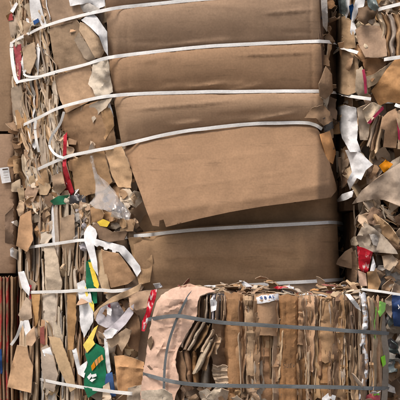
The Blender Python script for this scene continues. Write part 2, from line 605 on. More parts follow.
def make_stock():
    rng = random.Random(99)

    def outline(kind):
        if kind == 'strip':
            a, b_ = rng.uniform(.7, 1.0), rng.uniform(.14, .28)
        elif kind == 'flat':
            a, b_ = rng.uniform(.55, .8), rng.uniform(.38, .6)
        else:
            a, b_ = rng.uniform(.5, .75), rng.uniform(.4, .65)
        pts = [(-b_ / 2, -a / 2), (b_ / 2, -a / 2), (b_ / 2, a / 2), (-b_ / 2, a / 2)]
        pts = [(x + rng.uniform(-.12, .12) * b_ * 1.6, y + rng.uniform(-.1, .1) * a) for x, y in pts]
        if rng.random() < .65:      # a torn corner
            i = rng.randrange(4)
            p = Vector(pts[i]); q = Vector(pts[(i + 1) % 4]); r = Vector(pts[i - 1])
            pts[i:i + 1] = [tuple(p.lerp(r, rng.uniform(.2, .5))), tuple(p.lerp((q + r) / 2, rng.uniform(.1, .5))), tuple(p.lerp(q, rng.uniform(.2, .5)))]
        return pts
    for kind, num in (('flat', 12), ('fold', 14), ('crumple', 14), ('strip', 12), ('curl', 8)):
        for q in range(num):
            pl = outline(kind)
            step = {'flat': .15, 'fold': .1, 'crumple': .07, 'strip': .1, 'curl': .09}[kind]
            pts, tris, _bd = fill(pl, step, .02, rng)
            zz = rng.uniform(0, 99)
            ridges = []
            nr = {'flat': 1, 'fold': 2, 'crumple': 8, 'strip': 2, 'curl': 1}[kind]
            for k in range(nr):
                a = rng.uniform(0, math.pi)
                if kind == 'fold':
                    a = rng.choice((0, math.pi / 2)) + rng.uniform(-.35, .35)
                ridges.append((math.cos(a), math.sin(a), rng.uniform(-.18, .18),
                               {'flat': .10, 'fold': .75, 'crumple': .34, 'strip': .3, 'curl': .15}[kind] * rng.uniform(.5, 1.2) * rng.choice((-1, 1, 1))))
            vs3 = []
            cr = rng.uniform(1.3, 3.4)
            for p in pts:
                h = 0
                for (nx, ny, c, a) in ridges:
                    d = abs(p.x * nx + p.y * ny - c)
                    if kind == 'crumple':
                        h += a * max(0, .22 - d)
                    else:
                        h -= a * d
                h += .06 * nz(p.x * 2.5, p.y * 2.5, zz) - .05 * abs(nz(p.x * 5, p.y * 5, zz + 11))
                x, y = p.x, p.y
                if kind == 'crumple':
                    h += .10 * nz(p.x * 4.2, p.y * 4.2, zz + 3) - .22 * abs(nz(p.x * 3.6, p.y * 3.6, zz + 15)) - .10 * abs(nz(p.x * 8, p.y * 8, zz + 25))
                    x += .07 * nz(p.x * 4, p.y * 4, zz + 30); y += .07 * nz(p.x * 4, p.y * 4, zz + 60)
                if kind == 'curl':
                    an = p.x * cr
                    x = math.sin(an) / cr; h += (math.cos(an) - 1) / cr
                vs3.append(Vector((x, -h, y)))
            th = .028 if kind in ('flat', 'fold', 'strip', 'curl') else .014
            me = solid("scrap_" + kind, vs3, tris, [(p.x * .12, p.y * .12) for p in pts], th, [M['kraft'], M['edge']], Vector((0, -1, 0)), 42)
            STOCK.setdefault(kind, []).append(me)


make_stock()
MIX_BROWN = [('kraft', 5), ('kraft_lt', 4), ('kraft_dk', 2), ('tan', 2), ('greybeige', 3), ('beige', 2), ('rust', 1)]
MIX_PALE = [('kraft', 3), ('kraft_lt', 5), ('greybeige', 4), ('beige', 5), ('white', 1), ('tan', 1), ('grey', 1)]
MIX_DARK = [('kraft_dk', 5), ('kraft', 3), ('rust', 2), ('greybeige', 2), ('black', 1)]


def pick(mix, rng):
    tot = sum(b_ for _, b_ in mix)
    r = rng.uniform(0, tot)
    for k, b_ in mix:
        r -= b_
        if r <= 0:
            return k
    return mix[-1][0]


NAME_OF = {'white': 'paper_scrap', 'beige': 'paper_scrap', 'grey': 'paper_scrap', 'lilac': 'paper_scrap', 'black': 'film_scrap', 'teal': 'film_scrap'}


def scatter(zone, n, Yf, parent, mix, kinds, size, lift, ang=(-25, 25), tilt=28, seed=0, sep=.5):
    """Torn pieces pressed into a bale face, each its own object. size in metres."""
    rng = random.Random(seed)
    x0 = min(p[0] for p in zone); x1 = max(p[0] for p in zone)
    y0 = min(p[1] for p in zone); y1 = max(p[1] for p in zone)
    placed = []
    tries = 0
    while len(placed) < n and tries < n * 40:
        tries += 1
        x = rng.uniform(x0, x1); y = rng.uniform(y0, y1)
        if not inside(zone, x, y):
            continue
        sz = rng.uniform(*size)
        rad = sz / S * sep * .5
        if any((x - a) ** 2 + (y - b_) ** 2 < (rad + c) ** 2 * (.6 if tries < n * 15 else .25) for a, b_, c in placed):
            continue
        placed.append((x, y, rad))
        kind = rng.choice(kinds)
        me = rng.choice(STOCK[kind])
        mk = pick(mix, rng)
        d = 2.0
        a = P(x - d, y, Yf(x - d, y)); c = P(x + d, y, Yf(x + d, y))
        yaw = math.atan2(c.y - a.y, c.x - a.x) * .85
        rot = Euler((math.radians(rng.gauss(0, tilt)), 0, 0)).to_matrix()
        rot = Euler((0, math.radians(rng.uniform(*ang) + (180 if rng.random() < .5 else 0)), 0)).to_matrix() @ rot
        rot = Euler((0, 0, yaw + math.radians(rng.gauss(0, tilt)))).to_matrix() @ rot
        loc = P(x, y, Yf(x, y) - rng.uniform(*lift))
        nm = NAME_OF.get(mk, 'cardboard_scrap')
        link(nm, me, parent, loc, rot=rot, scale=sz, mats=mats_of(mk))


def pressed(n, zone, Yf, parent, mix, size, aspect, ang, lift, seed, relief=(.024, .026, 3)):
    """Crushed sheets squeezed flat into a bale face. size in photo units."""
    rng = random.Random(seed)
    x0 = min(p[0] for p in zone); x1 = max(p[0] for p in zone)
    y0 = min(p[1] for p in zone); y1 = max(p[1] for p in zone)
    done = 0
    while done < n:
        x = rng.uniform(x0, x1); y = rng.uniform(y0, y1)
        if not inside(zone, x, y):
            continue
        done += 1
        a = math.radians(rng.gauss(*ang))
        L_ = rng.uniform(*size); W_ = L_ * rng.uniform(*aspect)
        m_ = rng.choice((4, 5, 6, 7))
        q = []
        for k in range(m_):
            th = 2 * math.pi * (k + rng.uniform(-.25, .25)) / m_ + .6
            r_ = rng.uniform(.8, 1.15)
            u, v = math.cos(th) * W_ * .55 * r_, math.sin(th) * L_ * .55 * r_
            q.append((x + u * math.cos(a) + v * math.sin(a), y - u * math.sin(a) + v * math.cos(a)))
        mk = pick(mix, rng)
        paper = mk in ('white', 'beige', 'grey', 'lilac')
        sheet(NAME_OF.get(mk, 'cardboard_scrap'), q, Yf, parent, mk, lift=rng.uniform(*lift), thick=.0015 if paper else .0035, step=2.2, jag=.25, seed=seed * 100 + done, relief=relief)


def core(name, parent, Yf, px0, px1, z0, z1, yback, inset=.07, npx=40, bulge=.02, seed=3, topcrown=0.0, sideclose=None):
    """The packed mass of a bale, behind its outer sheets: a closed block."""
    rows = max(6, int((z1 - z0) / .07))
    per = []
    for k in range(npx + 1):
        per.append(('f', px0 + (px1 - px0) * k / npx))
    nb = 10
    for k in range(nb + 1):
        per.append(('b', k / nb))
    verts = []; faces = []
    n = len(per)
    for r in range(rows + 1):
        z = z0 + (z1 - z0) * r / rows
        rowf = []
        for kind, v in per:
            if kind == 'f':
                Y = 0.1
                for _ in range(4):
                    py = HY - (z - EYE) / (S * (D + Y) / D)
                    Y = Yf(v, max(-60, min(400, py)))
                X = (v - 200) * S * (D + Y) / D
                e = min(r, rows - r) / rows
                ins = inset + .05 * max(0, 1 - e * 8)
                yy = Y + ins + bulge * nz(X * 7, z * 7, seed) + bulge * .6 * nz(X * 23, z * 5, seed + 4)
                rowf.append(Vector((X, min(yy, yback - .05), z)))
        xl, xr = rowf[0].x, rowf[-1].x
        for kind, v in per:
            if kind == 'b':
                rowf.append(Vector((xr + (xl - xr) * v, yback + .02 * nz(v * 9, z * 6, seed), z)))
        verts += rowf
    for r in range(rows):
        for k in range(n):
            a = r * n + k; b_ = r * n + (k + 1) % n
            faces.append([a, b_, b_ + n, a + n])
    for r in (0, rows):
        ring = [r * n + k for k in range(n)]
        cidx = len(verts)
        cc = Vector((0, 0, 0))
        for i in ring:
            cc += verts[i]
        cc /= n
        if r:
            cc.z += topcrown
        verts.append(cc)
        for k in range(n):
            f = [ring[k], ring[(k + 1) % n], cidx]
            faces.append(f if r else f[::-1])
    c, loc = recentre(verts)
    me = bpy.data.meshes.new(name)
    me.from_pydata([tuple(v) for v in loc], [], faces)
    uvl = me.uv_layers.new(name="UVMap")
    li = 0
    for f in faces:
        for vi in f:
            uvl.data[li].uv = (verts[vi].x - verts[vi].y, verts[vi].z)
            li += 1
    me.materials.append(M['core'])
    bm = bmesh.new(); bm.from_mesh(me); bmesh.ops.recalc_face_normals(bm, faces=bm.faces); bm.to_mesh(me); bm.free()
    return link(name, me, parent, c)


# ================================================================== ground
me = bpy.data.meshes.new("ground")
g_ = 60.0
me.from_pydata([(-g_, -g_, 0), (g_, -g_, 0), (g_, g_, 0), (-g_, g_, 0)], [], [(0, 1, 2, 3)])
uvl = me.uv_layers.new(name="UVMap")
for i, uv in enumerate(((-g_, -g_), (g_, -g_), (g_, g_), (-g_, g_))):
    uvl.data[i].uv = uv
me.materials.append(M['ground'])
go = bpy.data.objects.new("ground", me)
col.objects.link(go)
go['kind'] = 'structure'

# ================================================================== upper bale with the smooth panels
SEAM = 1.46
up = root("cardboard_bale", Vector((-.2, .6, SEAM)), "white-strapped bale faced with wide smooth brown panels, its lowest flap sagging out", "cardboard bale")
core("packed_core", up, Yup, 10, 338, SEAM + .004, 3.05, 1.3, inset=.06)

ST1 = [(105, 10), (125, 7), (205, -1), (260, -6), (325, -10)]
ST2 = [(108, 57.5), (125, 55), (200, 47), (260, 43.5), (325, 41)]
ST3 = [(108, 96.5), (125, 94.5), (160, 93), (200, 92), (325, 91)]
ST4 = [(100, 149), (125, 144.5), (150, 138), (180, 132), (210, 128), (250, 124), (300, 123), (318, 127)]


def between(a, b_, out, peak=.32, ripple=.006, sd=0):
    """Board held in by two straps bellies out between them, fullest a little below the upper one."""
    def f(px, py):
        ya = lerp_table(a, px) + 1.2; yb = lerp_table(b_, px) - 1.2
        t = (py - ya) / (yb - ya)
        if t <= 0 or t >= 1:
            return .002
        u = t ** (math.log(.5) / math.log(peak))
        e = math.sin(math.pi * u) ** .75
        edge = max(0.0, min(1.0, (px - 104) / 14.0)) * max(0.0, min(1.0, (326 - px) / 12.0))
        return .004 + out * e * (.55 + .55 * edge) * (1 + .14 * nz(px * .012, sd, 2.2)) + ripple * .55 * nz(px * .022, py * .07, sd) + ripple * .2 * nz(px * .07, py * .05, sd + 4)
    return f


def lip(px, py, x0, y0, x1, y1, h, w_):
    """A pressed crease: a shallow ridge running from one point to another."""
    dx, dy = x1 - x0, y1 - y0
    ln = math.hypot(dx, dy)
    t = ((px - x0) * dx + (py - y0) * dy) / ln
    d = ((px - x0) * dy - (py - y0) * dx) / ln
    if t < 0 or t > ln:
        return 0.0
    fade = min(1, t / (ln * .25), (ln - t) / (ln * .25))
    return h * fade * max(0, 1 - abs(d) / w_)


b1 = between(ST1, ST2, .042, sd=1)
b2 = between(ST2, ST3, .038, sd=2)
b3 = between(ST3, ST4, .040, peak=.36, sd=3)
b0 = between([(100, -36), (325, -52)], ST1, .05, sd=5)


def score(px, x0, d_=.004, w_=1.6):
    return -d_ * max(0, 1 - abs(px - x0) / w_)


def band_poly(a, b_, xl0, xl1, xr0, xr1, da, db, n=16):
    top = [(xl0 + (xr0 - xl0) * i / n, 0) for i in range(n + 1)]
    bot = [(xl1 + (xr1 - xl1) * i / n, 0) for i in range(n + 1)]
    return [(x, lerp_table(a, x) + da) for x, _ in top] + [(x, lerp_table(b_, x) + db) for x, _ in reversed(bot)]


sheet("cardboard_panel", band_poly([(100, -36), (325, -52)], ST1, 104, 106, 318, 319, 0, -.3), Yup, up, 'panel', lift=b0, step=3.2, seed=1)
def creases(n, a, b_, sd):
    """Short pinched wrinkles running out from the straps."""
    r_ = random.Random(sd)
    out = []
    for k in range(n):
        x = r_.uniform(118, 312)
        top = r_.random() < .35
        y = lerp_table(a, x) + r_.uniform(2, 9) if top else lerp_table(b_, x) - r_.uniform(2, 12)
        ln = r_.uniform(14, 60)
        sl = r_.uniform(-.18, .05) + (.0 if top else -.04)
        out.append((x - ln / 2, y - sl * ln / 2, x + ln / 2, y + sl * ln / 2, r_.uniform(.003, .007) * r_.choice((-.6, 1)), r_.uniform(2.6, 5)))
    return lambda px, py: sum(lip(px, py, *q) for q in out)


c1, c2, c3 = creases(9, ST1, ST2, 3), creases(9, ST2, ST3, 4), creases(9, ST3, ST4, 5)
sheet("cardboard_panel", band_poly(ST1, ST2, 106, 109, 319, 321, -.2, .4), Yup, up, 'panel', step=2.0, seed=2,
      lift=lambda x, y: b1(x, y) + c1(x, y) + score(x, 126 + y * .03) + score(x, 310, .006) + lip(x, y, 260, 14, 318, 9, .008, 2) + lip(x, y, 150, 48, 210, 41, .008, 2.4))
sheet("cardboard_panel", band_poly(ST2, ST3, 109, 113, 321, 323, -.2, .4), Yup, up, 'panel', step=2.0, seed=3,
      lift=lambda x, y: b2(x, y) + c2(x, y) + score(x, 128, .003) + score(x, 312, .006) + lip(x, y, 178, 89, 230, 83, .012, 3) + lip(x, y, 230, 56, 318, 52, .008, 2))
sheet("cardboard_panel", band_poly(ST3, ST4, 113, 122, 323, 324, -.2, 1.5), Yup, up, 'panel', step=2.0, seed=4,
      lift=lambda x, y: b3(x, y) + c3(x, y) + score(x, 314, .006) + lip(x, y, 118, 111, 250, 99, .008, 2.4) + lip(x, y, 245, 122, 300, 112, .011, 2.4))

# the flap that has sprung out under the lowest strap
FL_CREASE = [(126, 221), (160, 212), (210, 205), (270, 197), (340, 184)]


def flap_lift(px, py):
    ya = lerp_table(ST4, px) + .5
    yc = lerp_table(FL_CREASE, px)
    t = max(0.0, (py - ya) / (yc - ya))
    body = .006 + .185 * math.sin(min(1.15, t) * 1.3) / math.sin(1.3) * (.75 + .25 * min(1.15, t))
    tail = .191 - (py - yc) * S * .02
    q = max(0.0, min(1.0, (py - yc + 3.5) / 7.0))
    q = q * q * (3 - 2 * q)
    l = body * (1 - q) + tail * q
    l += .008 * nz(px * .03, py * .04, 8) + .003 * nz(px * .1, py * .1, 3)
    l += lip(px, py, 136, 146, 146, 214, .009, 1.6) + lip(px, py, 205, 160, 290, 150, .004, 4) + lip(px, py, 150, 192, 330, 166, .0035, 2) + lip(px, py, 150, 165, 215, 158, -.003, 2.5) + lip(px, py, 290, 190, 336, 182, .005, 2)
    l -= .09 * max(0, (px - 316) / 20.0) ** 1.4 + .05 * max(0, (140 - px) / 16.0)
    return l


flap = [(123, 146.5), (135, 142.5), (150, 138.5), (180, 132.5), (210, 128.5), (250, 124.5), (300, 123.5), (316, 126.5), (322, 136), (329, 160), (336, 184), (337, 190), (331, 197.5),
        (300, 201.5), (262, 206.5), (230, 212), (200, 218.5), (180, 223.5), (166, 227), (163.5, 219.5), (159.5, 220.5), (159, 226.5), (152.5, 225.5), (147, 212), (140, 192), (131, 168)]
flap_o = sheet("cardboard_flap", flap, Yup, up, 'panel', lift=flap_lift, step=2.0, thick=.007, seed=5, label="wide brown flap sagging out below the lowest strap")

# dim inner boards under the flap
sheet("cardboard_panel", [(132, 190), (345, 180), (345, 226), (250, 231), (160, 236), (138, 238)], lambda x, y: Yup(x, 190) + .10, up, 'panel_dim', lift=lambda x, y: .01 + .012 * nz(x * .03, y * .06, 4), step=6, seed=6)

# ---- the bale's ragged end, left of the corner
endz = [(16, -20), (104, -20), (110, 60), (118, 120), (132, 200), (120, 215), (40, 212), (30, 175), (24, 130), (16, 90), (12, 40)]
scatter(endz, 90, Yup, up, MIX_BROWN, ['flat', 'fold', 'flat', 'curl'], (.17, .30), (-.05, -.01), ang=(-30, 15), tilt=16, seed=11, sep=.34)
leftz = [(14, -15), (46, -15), (55, 60), (62, 120), (66, 165), (62, 200), (34, 205), (24, 130), (16, 88), (12, 40)]
rng = random.Random(61)
for i in range(230):
    y = rng.uniform(-25, 168)
    xr = 44 + y * .13
    xl = 11 + max(0, y - 60) * .13
    x = rng.uniform(xl, xr)
    ln = rng.uniform(14, 50)
    wd = rng.uniform(2.2, 6.5)
    ln = min(ln, 192 - y)
    lean = ln * .14 + rng.uniform(-4, 4)
    mk = pick(MIX_PALE, rng)
    ribbon(NAME_OF.get(mk, 'cardboard_fold').replace('scrap', 'fold'), [(x, y), (x + lean * .3 + rng.uniform(-1.5, 1.5), y + ln * .35), (x + lean * .7 + rng.uniform(-1.5, 1.5), y + ln * .7), (x + lean, y + ln)],
           [wd * rng.uniform(.4, 1), wd, wd * rng.uniform(.8, 1.2), wd * rng.uniform(.4, 1)], Yup, up, mk, lift=rng.uniform(-.01, .055), depth=rng.uniform(.04, .10),
           kind=rng.choice('ULLF'), seed=i + 2000, wob=rng.uniform(.8, 2.0))
scatter(leftz, 26, Yup, up, MIX_PALE, ['crumple', 'flat', 'crumple', 'strip'], (.10, .20), (-.01, .03), ang=(-28, 8), tilt=26, seed=12, sep=.36)
# the wide boards next to the corner
sheet("cardboard_board", [(38, -14), (92, -20), (103, 8), (78, 20), (50, 28), (44, 12)], Yup, up, 'kraft', lift=.055, step=4, wave=.012, jag=.4, seed=21, folds=[(70, 20, 60, -20, .003)])
sheet("cardboard_board", [(49, 29), (76, 19), (82, 28), (90, 60), (82, 68), (66, 73), (56, 72), (52, 50)], Yup, up, 'kraft', lift=.06, step=4, wave=.01, jag=.3, seed=22, extra=lambda x, y: score(x - y * .12, 58, .006, 1.2) + score(x - y * .12, 70, .006, 1.2))
sheet("cardboard_board", [(55, 75), (68, 72), (90, 64), (96, 98), (84, 104), (66, 113), (60, 100)], Yup, up, 'kraft', lift=.06, step=4, wave=.01, jag=.3, seed=23, extra=lambda x, y: score(x - y * .12, 62, .006, 1.2) + score(x - y * .12, 74, .006, 1.2))
sheet("cardboard_board", [(62, 116), (84, 105), (100, 100), (112, 118), (116, 145), (96, 152), (74, 158), (68, 152)], Yup, up, 'kraft', lift=.055, step=4, wave=.014, jag=.3, seed=24, folds=[(92, 152, 88, 104, .002)])
sheet("cardboard_board", [(70, 160), (96, 152), (104, 151), (112, 182), (104, 190), (86, 196), (76, 195)], Yup, up, 'kraft', lift=.06, step=4, wave=.010, jag=.5, seed=25)
sheet("cardboard_board", [(105, 150), (122, 146), (132, 172), (131, 188), (118, 187), (112, 176)], Yup, up, 'tan', lift=.06, step=3.5, wave=.02, jag=.5, seed=26, folds=[(118, 190, 112, 146, .002)])
# papers in the corner
sheet("paper_sheet", [(81, 20), (92, 12.5), (97, 17), (107, 32), (108, 56), (104, 50), (99, 36), (90, 27)], Yup, up, 'white', lift=.085, step=3, thick=.0015, crumple=.012, seed=31)
sheet("cardboard_scrap", [(80, 22), (88, 25), (99, 38), (105, 51), (101, 58), (95, 58), (86, 42), (79, 30)], Yup, up, 'kraft_lt', lift=.10, step=3, crumple=.012, seed=32, folds=[(84, 22, 100, 56, .002)])
sheet("paper_sheet", [(74, 40), (79, 32), (88, 46), (96, 58), (92, 62), (84, 58)], Yup, up, 'greybeige', lift=.08, step=3, thick=.002, crumple=.02, jag=.4, seed=33)
sheet("paper_sheet", [(93, 63), (108, 60), (111, 80), (113, 92), (106, 96), (96, 98), (92, 88), (88, 84), (92, 72)], Yup, up, 'beige', lift=.08, step=2.6, thick=.002, crumple=.024, jag=.4, seed=34)
sheet("paper_sheet", [(89, 106), (98, 101), (112, 98), (106, 108), (100, 112), (93, 123), (91, 116)], Yup, up, 'beige', lift=.095, step=2.6, thick=.002, crumple=.015, jag=.3, seed=35)
sheet("cardboard_scrap", [(101, 112), (108, 104), (113, 116), (114, 126), (105, 140), (103, 136), (104, 126)], Yup, up, 'tan', lift=.085, step=3, crumple=.02, seed=36)
sheet("paper_scrap", [(106, 106), (110, 103), (114, 117), (110, 119)], Yup, up, 'white', lift=.098, step=2.6, thick=.0015, crumple=.01, seed=37)
sheet("paper_sheet", [(68, -4), (104, -6), (105, 6), (98, 9), (88, 3), (70, 6)], Yup, up, 'white', lift=.09, step=3, thick=.0015, crumple=.022, jag=.4, seed=38)
sheet("film_scrap", [(80, 4), (90, 3), (100, 9), (92, 12), (82, 12)], Yup, up, 'grey', lift=.085, step=3, thick=.0015, crumple=.02, jag=.3, seed=39)
sheet("paper_sheet", [(29, -5), (38, -6), (43, 14), (47, 26), (42, 27), (38, 18), (32, 24), (30, 10)], Yup, up, 'white', lift=.07, step=3, thick=.0015, crumple=.012, seed=40)
sheet("paper_scrap", [(33, 21), (38, 18.5), (39, 22), (34, 25)], Yup, up, 'blue', lift=.085, step=2.4, thick=.0015, crumple=.006, seed=41)
sheet("paper_scrap", [(10, 11), (16, 2), (18, 4), (13, 13)], Yup, up, 'white', lift=.06, step=2.4, thick=.0015, crumple=.006, seed=42)
sheet("paper_scrap", [(7, 16), (12, 13), (13, 20), (8, 21)], Yup, up, 'red', lift=.055, step=2.4, thick=.0015, crumple=.01, seed=43)
sheet("cardboard_scrap", [(7, 20), (15, 15), (18, 24), (15, 37), (9, 39)], Yup, up, 'greybeige', lift=.055, step=3, crumple=.02, seed=44)
sheet("paper_scrap", [(34, 50), (38, 43), (40, 50), (38, 76), (35, 64), (32, 56)], Yup, up, 'white', lift=.07, step=2.6, thick=.0015, crumple=.012, seed=45)
sheet("film_strip", [(13.5, 46), (21, 44), (21.5, 60), (20, 80), (17, 80), (15.5, 62)], Yup, up, 'red', lift=.055, step=2.4, thick=.0015, crumple=.014, seed=46, label="crumpled red strip behind a strap loop")
sheet("film_strip", [(63.5, 136), (67, 132), (66, 165), (74, 192), (71, 196), (66, 196), (62.5, 166)], Yup, up, 'red', lift=.085, step=2.4, thick=.0015, crumple=.010, seed=47, label="red strip hanging beside the ragged scraps")
sheet("cardboard_scrap", [(11, 88), (21, 85), (24, 100), (22, 124), (14, 122), (12, 106)], Yup, up, 'greybeige', lift=.055, step=3, crumple=.024, jag=.4, seed=48)
sheet("cardboard_scrap", [(22, 48), (34, 42), (36, 58), (30, 74), (24, 72)], Yup, up, 'kraft_lt', lift=.055, step=3, crumple=.024, jag=.3, seed=49)
sheet("cardboard_scrap", [(23, 20), (30, 24), (32, 36), (24, 34)], Yup, up, 'kraft_lt', lift=.07, step=3, crumple=.024, jag=.3, seed=50)
# crumpled foot of the end, sagging over the bale below
footz = [(14, 182), (36, 172), (60, 178), (64, 196), (52, 214), (30, 222), (18, 205)]
pressed(34, footz, lambda x, y: Yup(x, y) - .01, up, [('kraft', 4), ('kraft_lt', 4), ('greybeige', 4), ('beige', 3), ('kraft_dk', 2)], (9, 19), (.45, .9), (20, 40), (.0, .05), 13)
sheet("cardboard_scrap", [(37, 170), (46, 168), (49, 182), (44, 186), (38, 182)], Yup, up, 'kraft', lift=.085, step=2.6, crumple=.025, seed=51)
sheet("cardboard_scrap", [(52, 176), (62, 172), (66, 188), (60, 194), (53, 190)], Yup, up, 'kraft', lift=.08, step=2.6, crumple=.025, seed=52)
sheet("film_scrap", [(50, 201), (58, 196), (70, 195), (76, 199), (68, 204), (54, 205)], Yup, up, 'green', lift=.075, step=2.4, thick=.0015, crumple=.02, seed=53, label="dark green scrap between the two bales")
sheet("film_scrap", [(64, 196), (84, 194), (86, 202), (70, 204)], Yup, up, 'black', lift=.07, step=2.6, thick=.0015, crumple=.02, seed=54)
# right-hand rim of the panels: crushed box corners going back into the gap
rimz = [(320, -10), (333, -10), (334, 110), (336, 170), (326, 170), (320, 120)]
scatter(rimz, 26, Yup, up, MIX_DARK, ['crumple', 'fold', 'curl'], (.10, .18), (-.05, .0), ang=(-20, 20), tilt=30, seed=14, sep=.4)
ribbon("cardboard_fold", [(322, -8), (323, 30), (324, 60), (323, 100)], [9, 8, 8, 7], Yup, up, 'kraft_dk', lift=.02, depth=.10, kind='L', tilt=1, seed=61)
sheet("cardboard_scrap", [(319, 84), (326, 66), (332, 74), (333, 92), (326, 99), (320, 96)], Yup, up, 'rust', lift=.05, step=3, crumple=.03, seed=62)
sheet("cardboard_scrap", [(304, 118), (312, 108), (323, 105), (330, 112), (333, 121), (324, 126), (316, 118)], Yup, up, 'kraft_dk', lift=.07, step=3, crumple=.03, jag=.5, seed=63)
sheet("film_scrap", [(321, 120), (331, 114), (334, 128), (325, 132)], Yup, up, 'black', lift=.05, step=3, thick=.0015, crumple=.02, seed=64)
sheet("cardboard_scrap", [(320, 134), (330, 131), (336, 152), (333, 164), (327, 160)], Yup, up, 'orange', lift=.05, step=3, crumple=.02, seed=65)
sheet("film_scrap", [(321, -2), (327, -4), (328, 20), (327, 32), (323, 26)], Yup, up, 'grey', lift=.06, step=2.6, thick=.0015, crumple=.024, seed=66)

# straps of the upper bale
strap(up, [(9, 44.5, -.04), (14, 41, .06), (30, 33, .085), (48, 25, .085), (75, 17, .085), (105, 10, .10), (125, 7, .022), (160, 3.3, .021), (205, -1, .021), (325, -10, .021)], Yup, seed=1)
strap(up, [(14, 84, -.04), (20, 81.5, .07), (36, 78, .085), (55, 72, .085), (80, 66, .085), (100, 60, .10), (112, 57, .075), (130, 54.5, .021), (200, 47, .021), (260, 43.5, .021), (312, 41.5, .021), (322, 41.4, .021), (330, 42, .008), (336, 43.5, -.02)], Yup, seed=2)
strap(up, [(20, 127, -.05), (27, 123, .06), (40, 117, .085), (57, 108.5, .09), (80, 102, .09), (100, 97.5, .11), (114, 95.5, .085), (132, 94, .021), (200, 92, .021), (312, 91, .021), (323, 91.2, .021), (330, 91.8, .008), (336, 92.6, -.02)], Yup, seed=3)
strap(up, [(33, 172, -.05), (40, 168.4, .08), (52, 163, .10), (70, 156, .10), (92, 151, .09), (110, 147.8, .09), (126, 144, .03), (150, 138, .021), (180, 132, .021), (210, 128, .021), (250, 124, .021), (300, 122.6, .021), (314, 124.5, .016), (322, 129, .02)], Yup, seed=4)
# slack ends of strapping
strap(up, [(12, 42, .06), (11.5, 50, .075), (13, 65, .075), (15.5, 78, .07), (18.5, 83, .065)], Yup, seed=5, width=.022, label="slack strap end looped down")
strap(up, [(64, 112, .10), (60, 124, .11), (52, 136, .11), (49.5, 145, .11), (53, 152, .115), (58, 156, .11), (64, 158, .10)], Yup, seed=6, width=.014)
strap(up, [(36, 120, .08), (35, 130, .09), (37, 144, .085), (39, 152, .06)], Yup, seed=7, width=.016)
strap(up, [(26, 70, .075), (24, 74, .085), (30, 77, .09), (42, 76, .09), (55, 73, .095)], Yup, seed=8, width=.013)

# ================================================================== lower bale
lo = root("cardboard_bale", Vector((-.2, .6, 0)), "ragged bale under the smooth-panelled one, with green and yellow printed film in its end", "cardboard bale")
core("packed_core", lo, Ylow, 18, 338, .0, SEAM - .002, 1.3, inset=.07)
LST1 = [(128, 236.5), (160, 233.5), (200, 229.5), (260, 226), (320, 223), (345, 222)]
LST2 = [(120, 291), (200, 287), (260, 284), (300, 282), (345, 279.5)]
lb1 = between(LST1, LST2, .05, sd=11, ripple=.01)
sheet("cardboard_panel", band_poly(LST1, LST2, 132, 140, 337, 340, -3, 3), Ylow, lo, 'panel_dim', step=3.2, seed=71,
      lift=lambda x, y: lb1(x, y) + score(x, 152, .006) + lip(x, y, 160, 258, 220, 255, .006, 4) + lip(x, y, 250, 245, 300, 252, .008, 5), label="dim brown panel in the shade of the sagging flap")
sheet("cardboard_panel", [(138, 290), (340, 282), (340, 440), (138, 440)], Ylow, lo, 'panel_dim', step=9, seed=72, lift=.01, wave=.01)
sheet("cardboard_panel", [(128, 238), (150, 236), (153, 262), (150, 282), (139, 285), (134, 262)], Ylow, lo, 'kraft', step=3.5, seed=73, lift=.045, wave=.01)
# vertical layers of the ragged end
rng = random.Random(5)
ribs = []
x = 22.0
while x < 92:
    wd = rng.uniform(2.6, 6.4)
    y = rng.uniform(196, 206)
    while y < 420:
        ln = rng.uniform(30, 100)
        ribs.append((x, y, ln, wd))
        y += ln * rng.uniform(.7, .95)
    x += wd * rng.uniform(.5, .8)
for i, (x, y, ln, wd) in enumerate(ribs):
    fan = (x - 60) * .10
    lean = rng.uniform(-3, 3)
    mk = pick(MIX_PALE if x < 75 else MIX_BROWN, rng)
    ribbon(NAME_OF.get(mk, 'cardboard_fold').replace('scrap', 'fold'), [(x, y), (x + lean * .4, y + ln * .35), (x + lean * .7 + rng.uniform(-1.5, 1.5), y + ln * .7), (x + lean, y + ln)],
           [wd * rng.uniform(.6, 1), wd, wd * rng.uniform(.9, 1.2), wd * rng.uniform(.5, 1)], Ylow, lo, mk, lift=rng.uniform(.0, .06), depth=rng.uniform(.05, .11),
           kind=rng.choice('ULLF'), seed=i, wob=rng.uniform(.3, 1.2))
topz = [(26, 196), (96, 192), (100, 215), (96, 235), (60, 222), (28, 240)]
pressed(14, topz, Ylow, lo, MIX_PALE, (8, 16), (.4, .8), (0, 25), (.01, .05), 151)
scatter(topz, 12, Ylow, lo, MIX_PALE, ['crumple', 'strip', 'flat'], (.08, .16), (-.01, .04), ang=(-30, 30), tilt=32, seed=15, sep=.3)
scatter([(24, 225), (86, 215), (90, 400), (30, 400)], 30, Ylow, lo, MIX_PALE, ['strip', 'flat', 'crumple', 'strip'], (.12, .24), (-.01, .035), ang=(-12, 12), tilt=14, seed=16, sep=.25)
scatter([(86, 200), (132, 205), (140, 300), (145, 410), (88, 410)], 70, Ylow, lo, MIX_BROWN, ['flat', 'fold', 'crumple'], (.15, .28), (-.06, -.01), ang=(-40, 40), tilt=18, seed=17, sep=.3)
# grey crumpled film
scatter([(70, 196), (88, 198), (90, 232), (88, 250), (78, 240), (72, 215)], 20, Ylow, lo, [('grey', 3), ('lilac', 2), ('greybeige', 3), ('beige', 1)], ['crumple', 'strip'], (.08, .14), (.01, .05), ang=(-30, 30), tilt=24, seed=18, sep=.4)
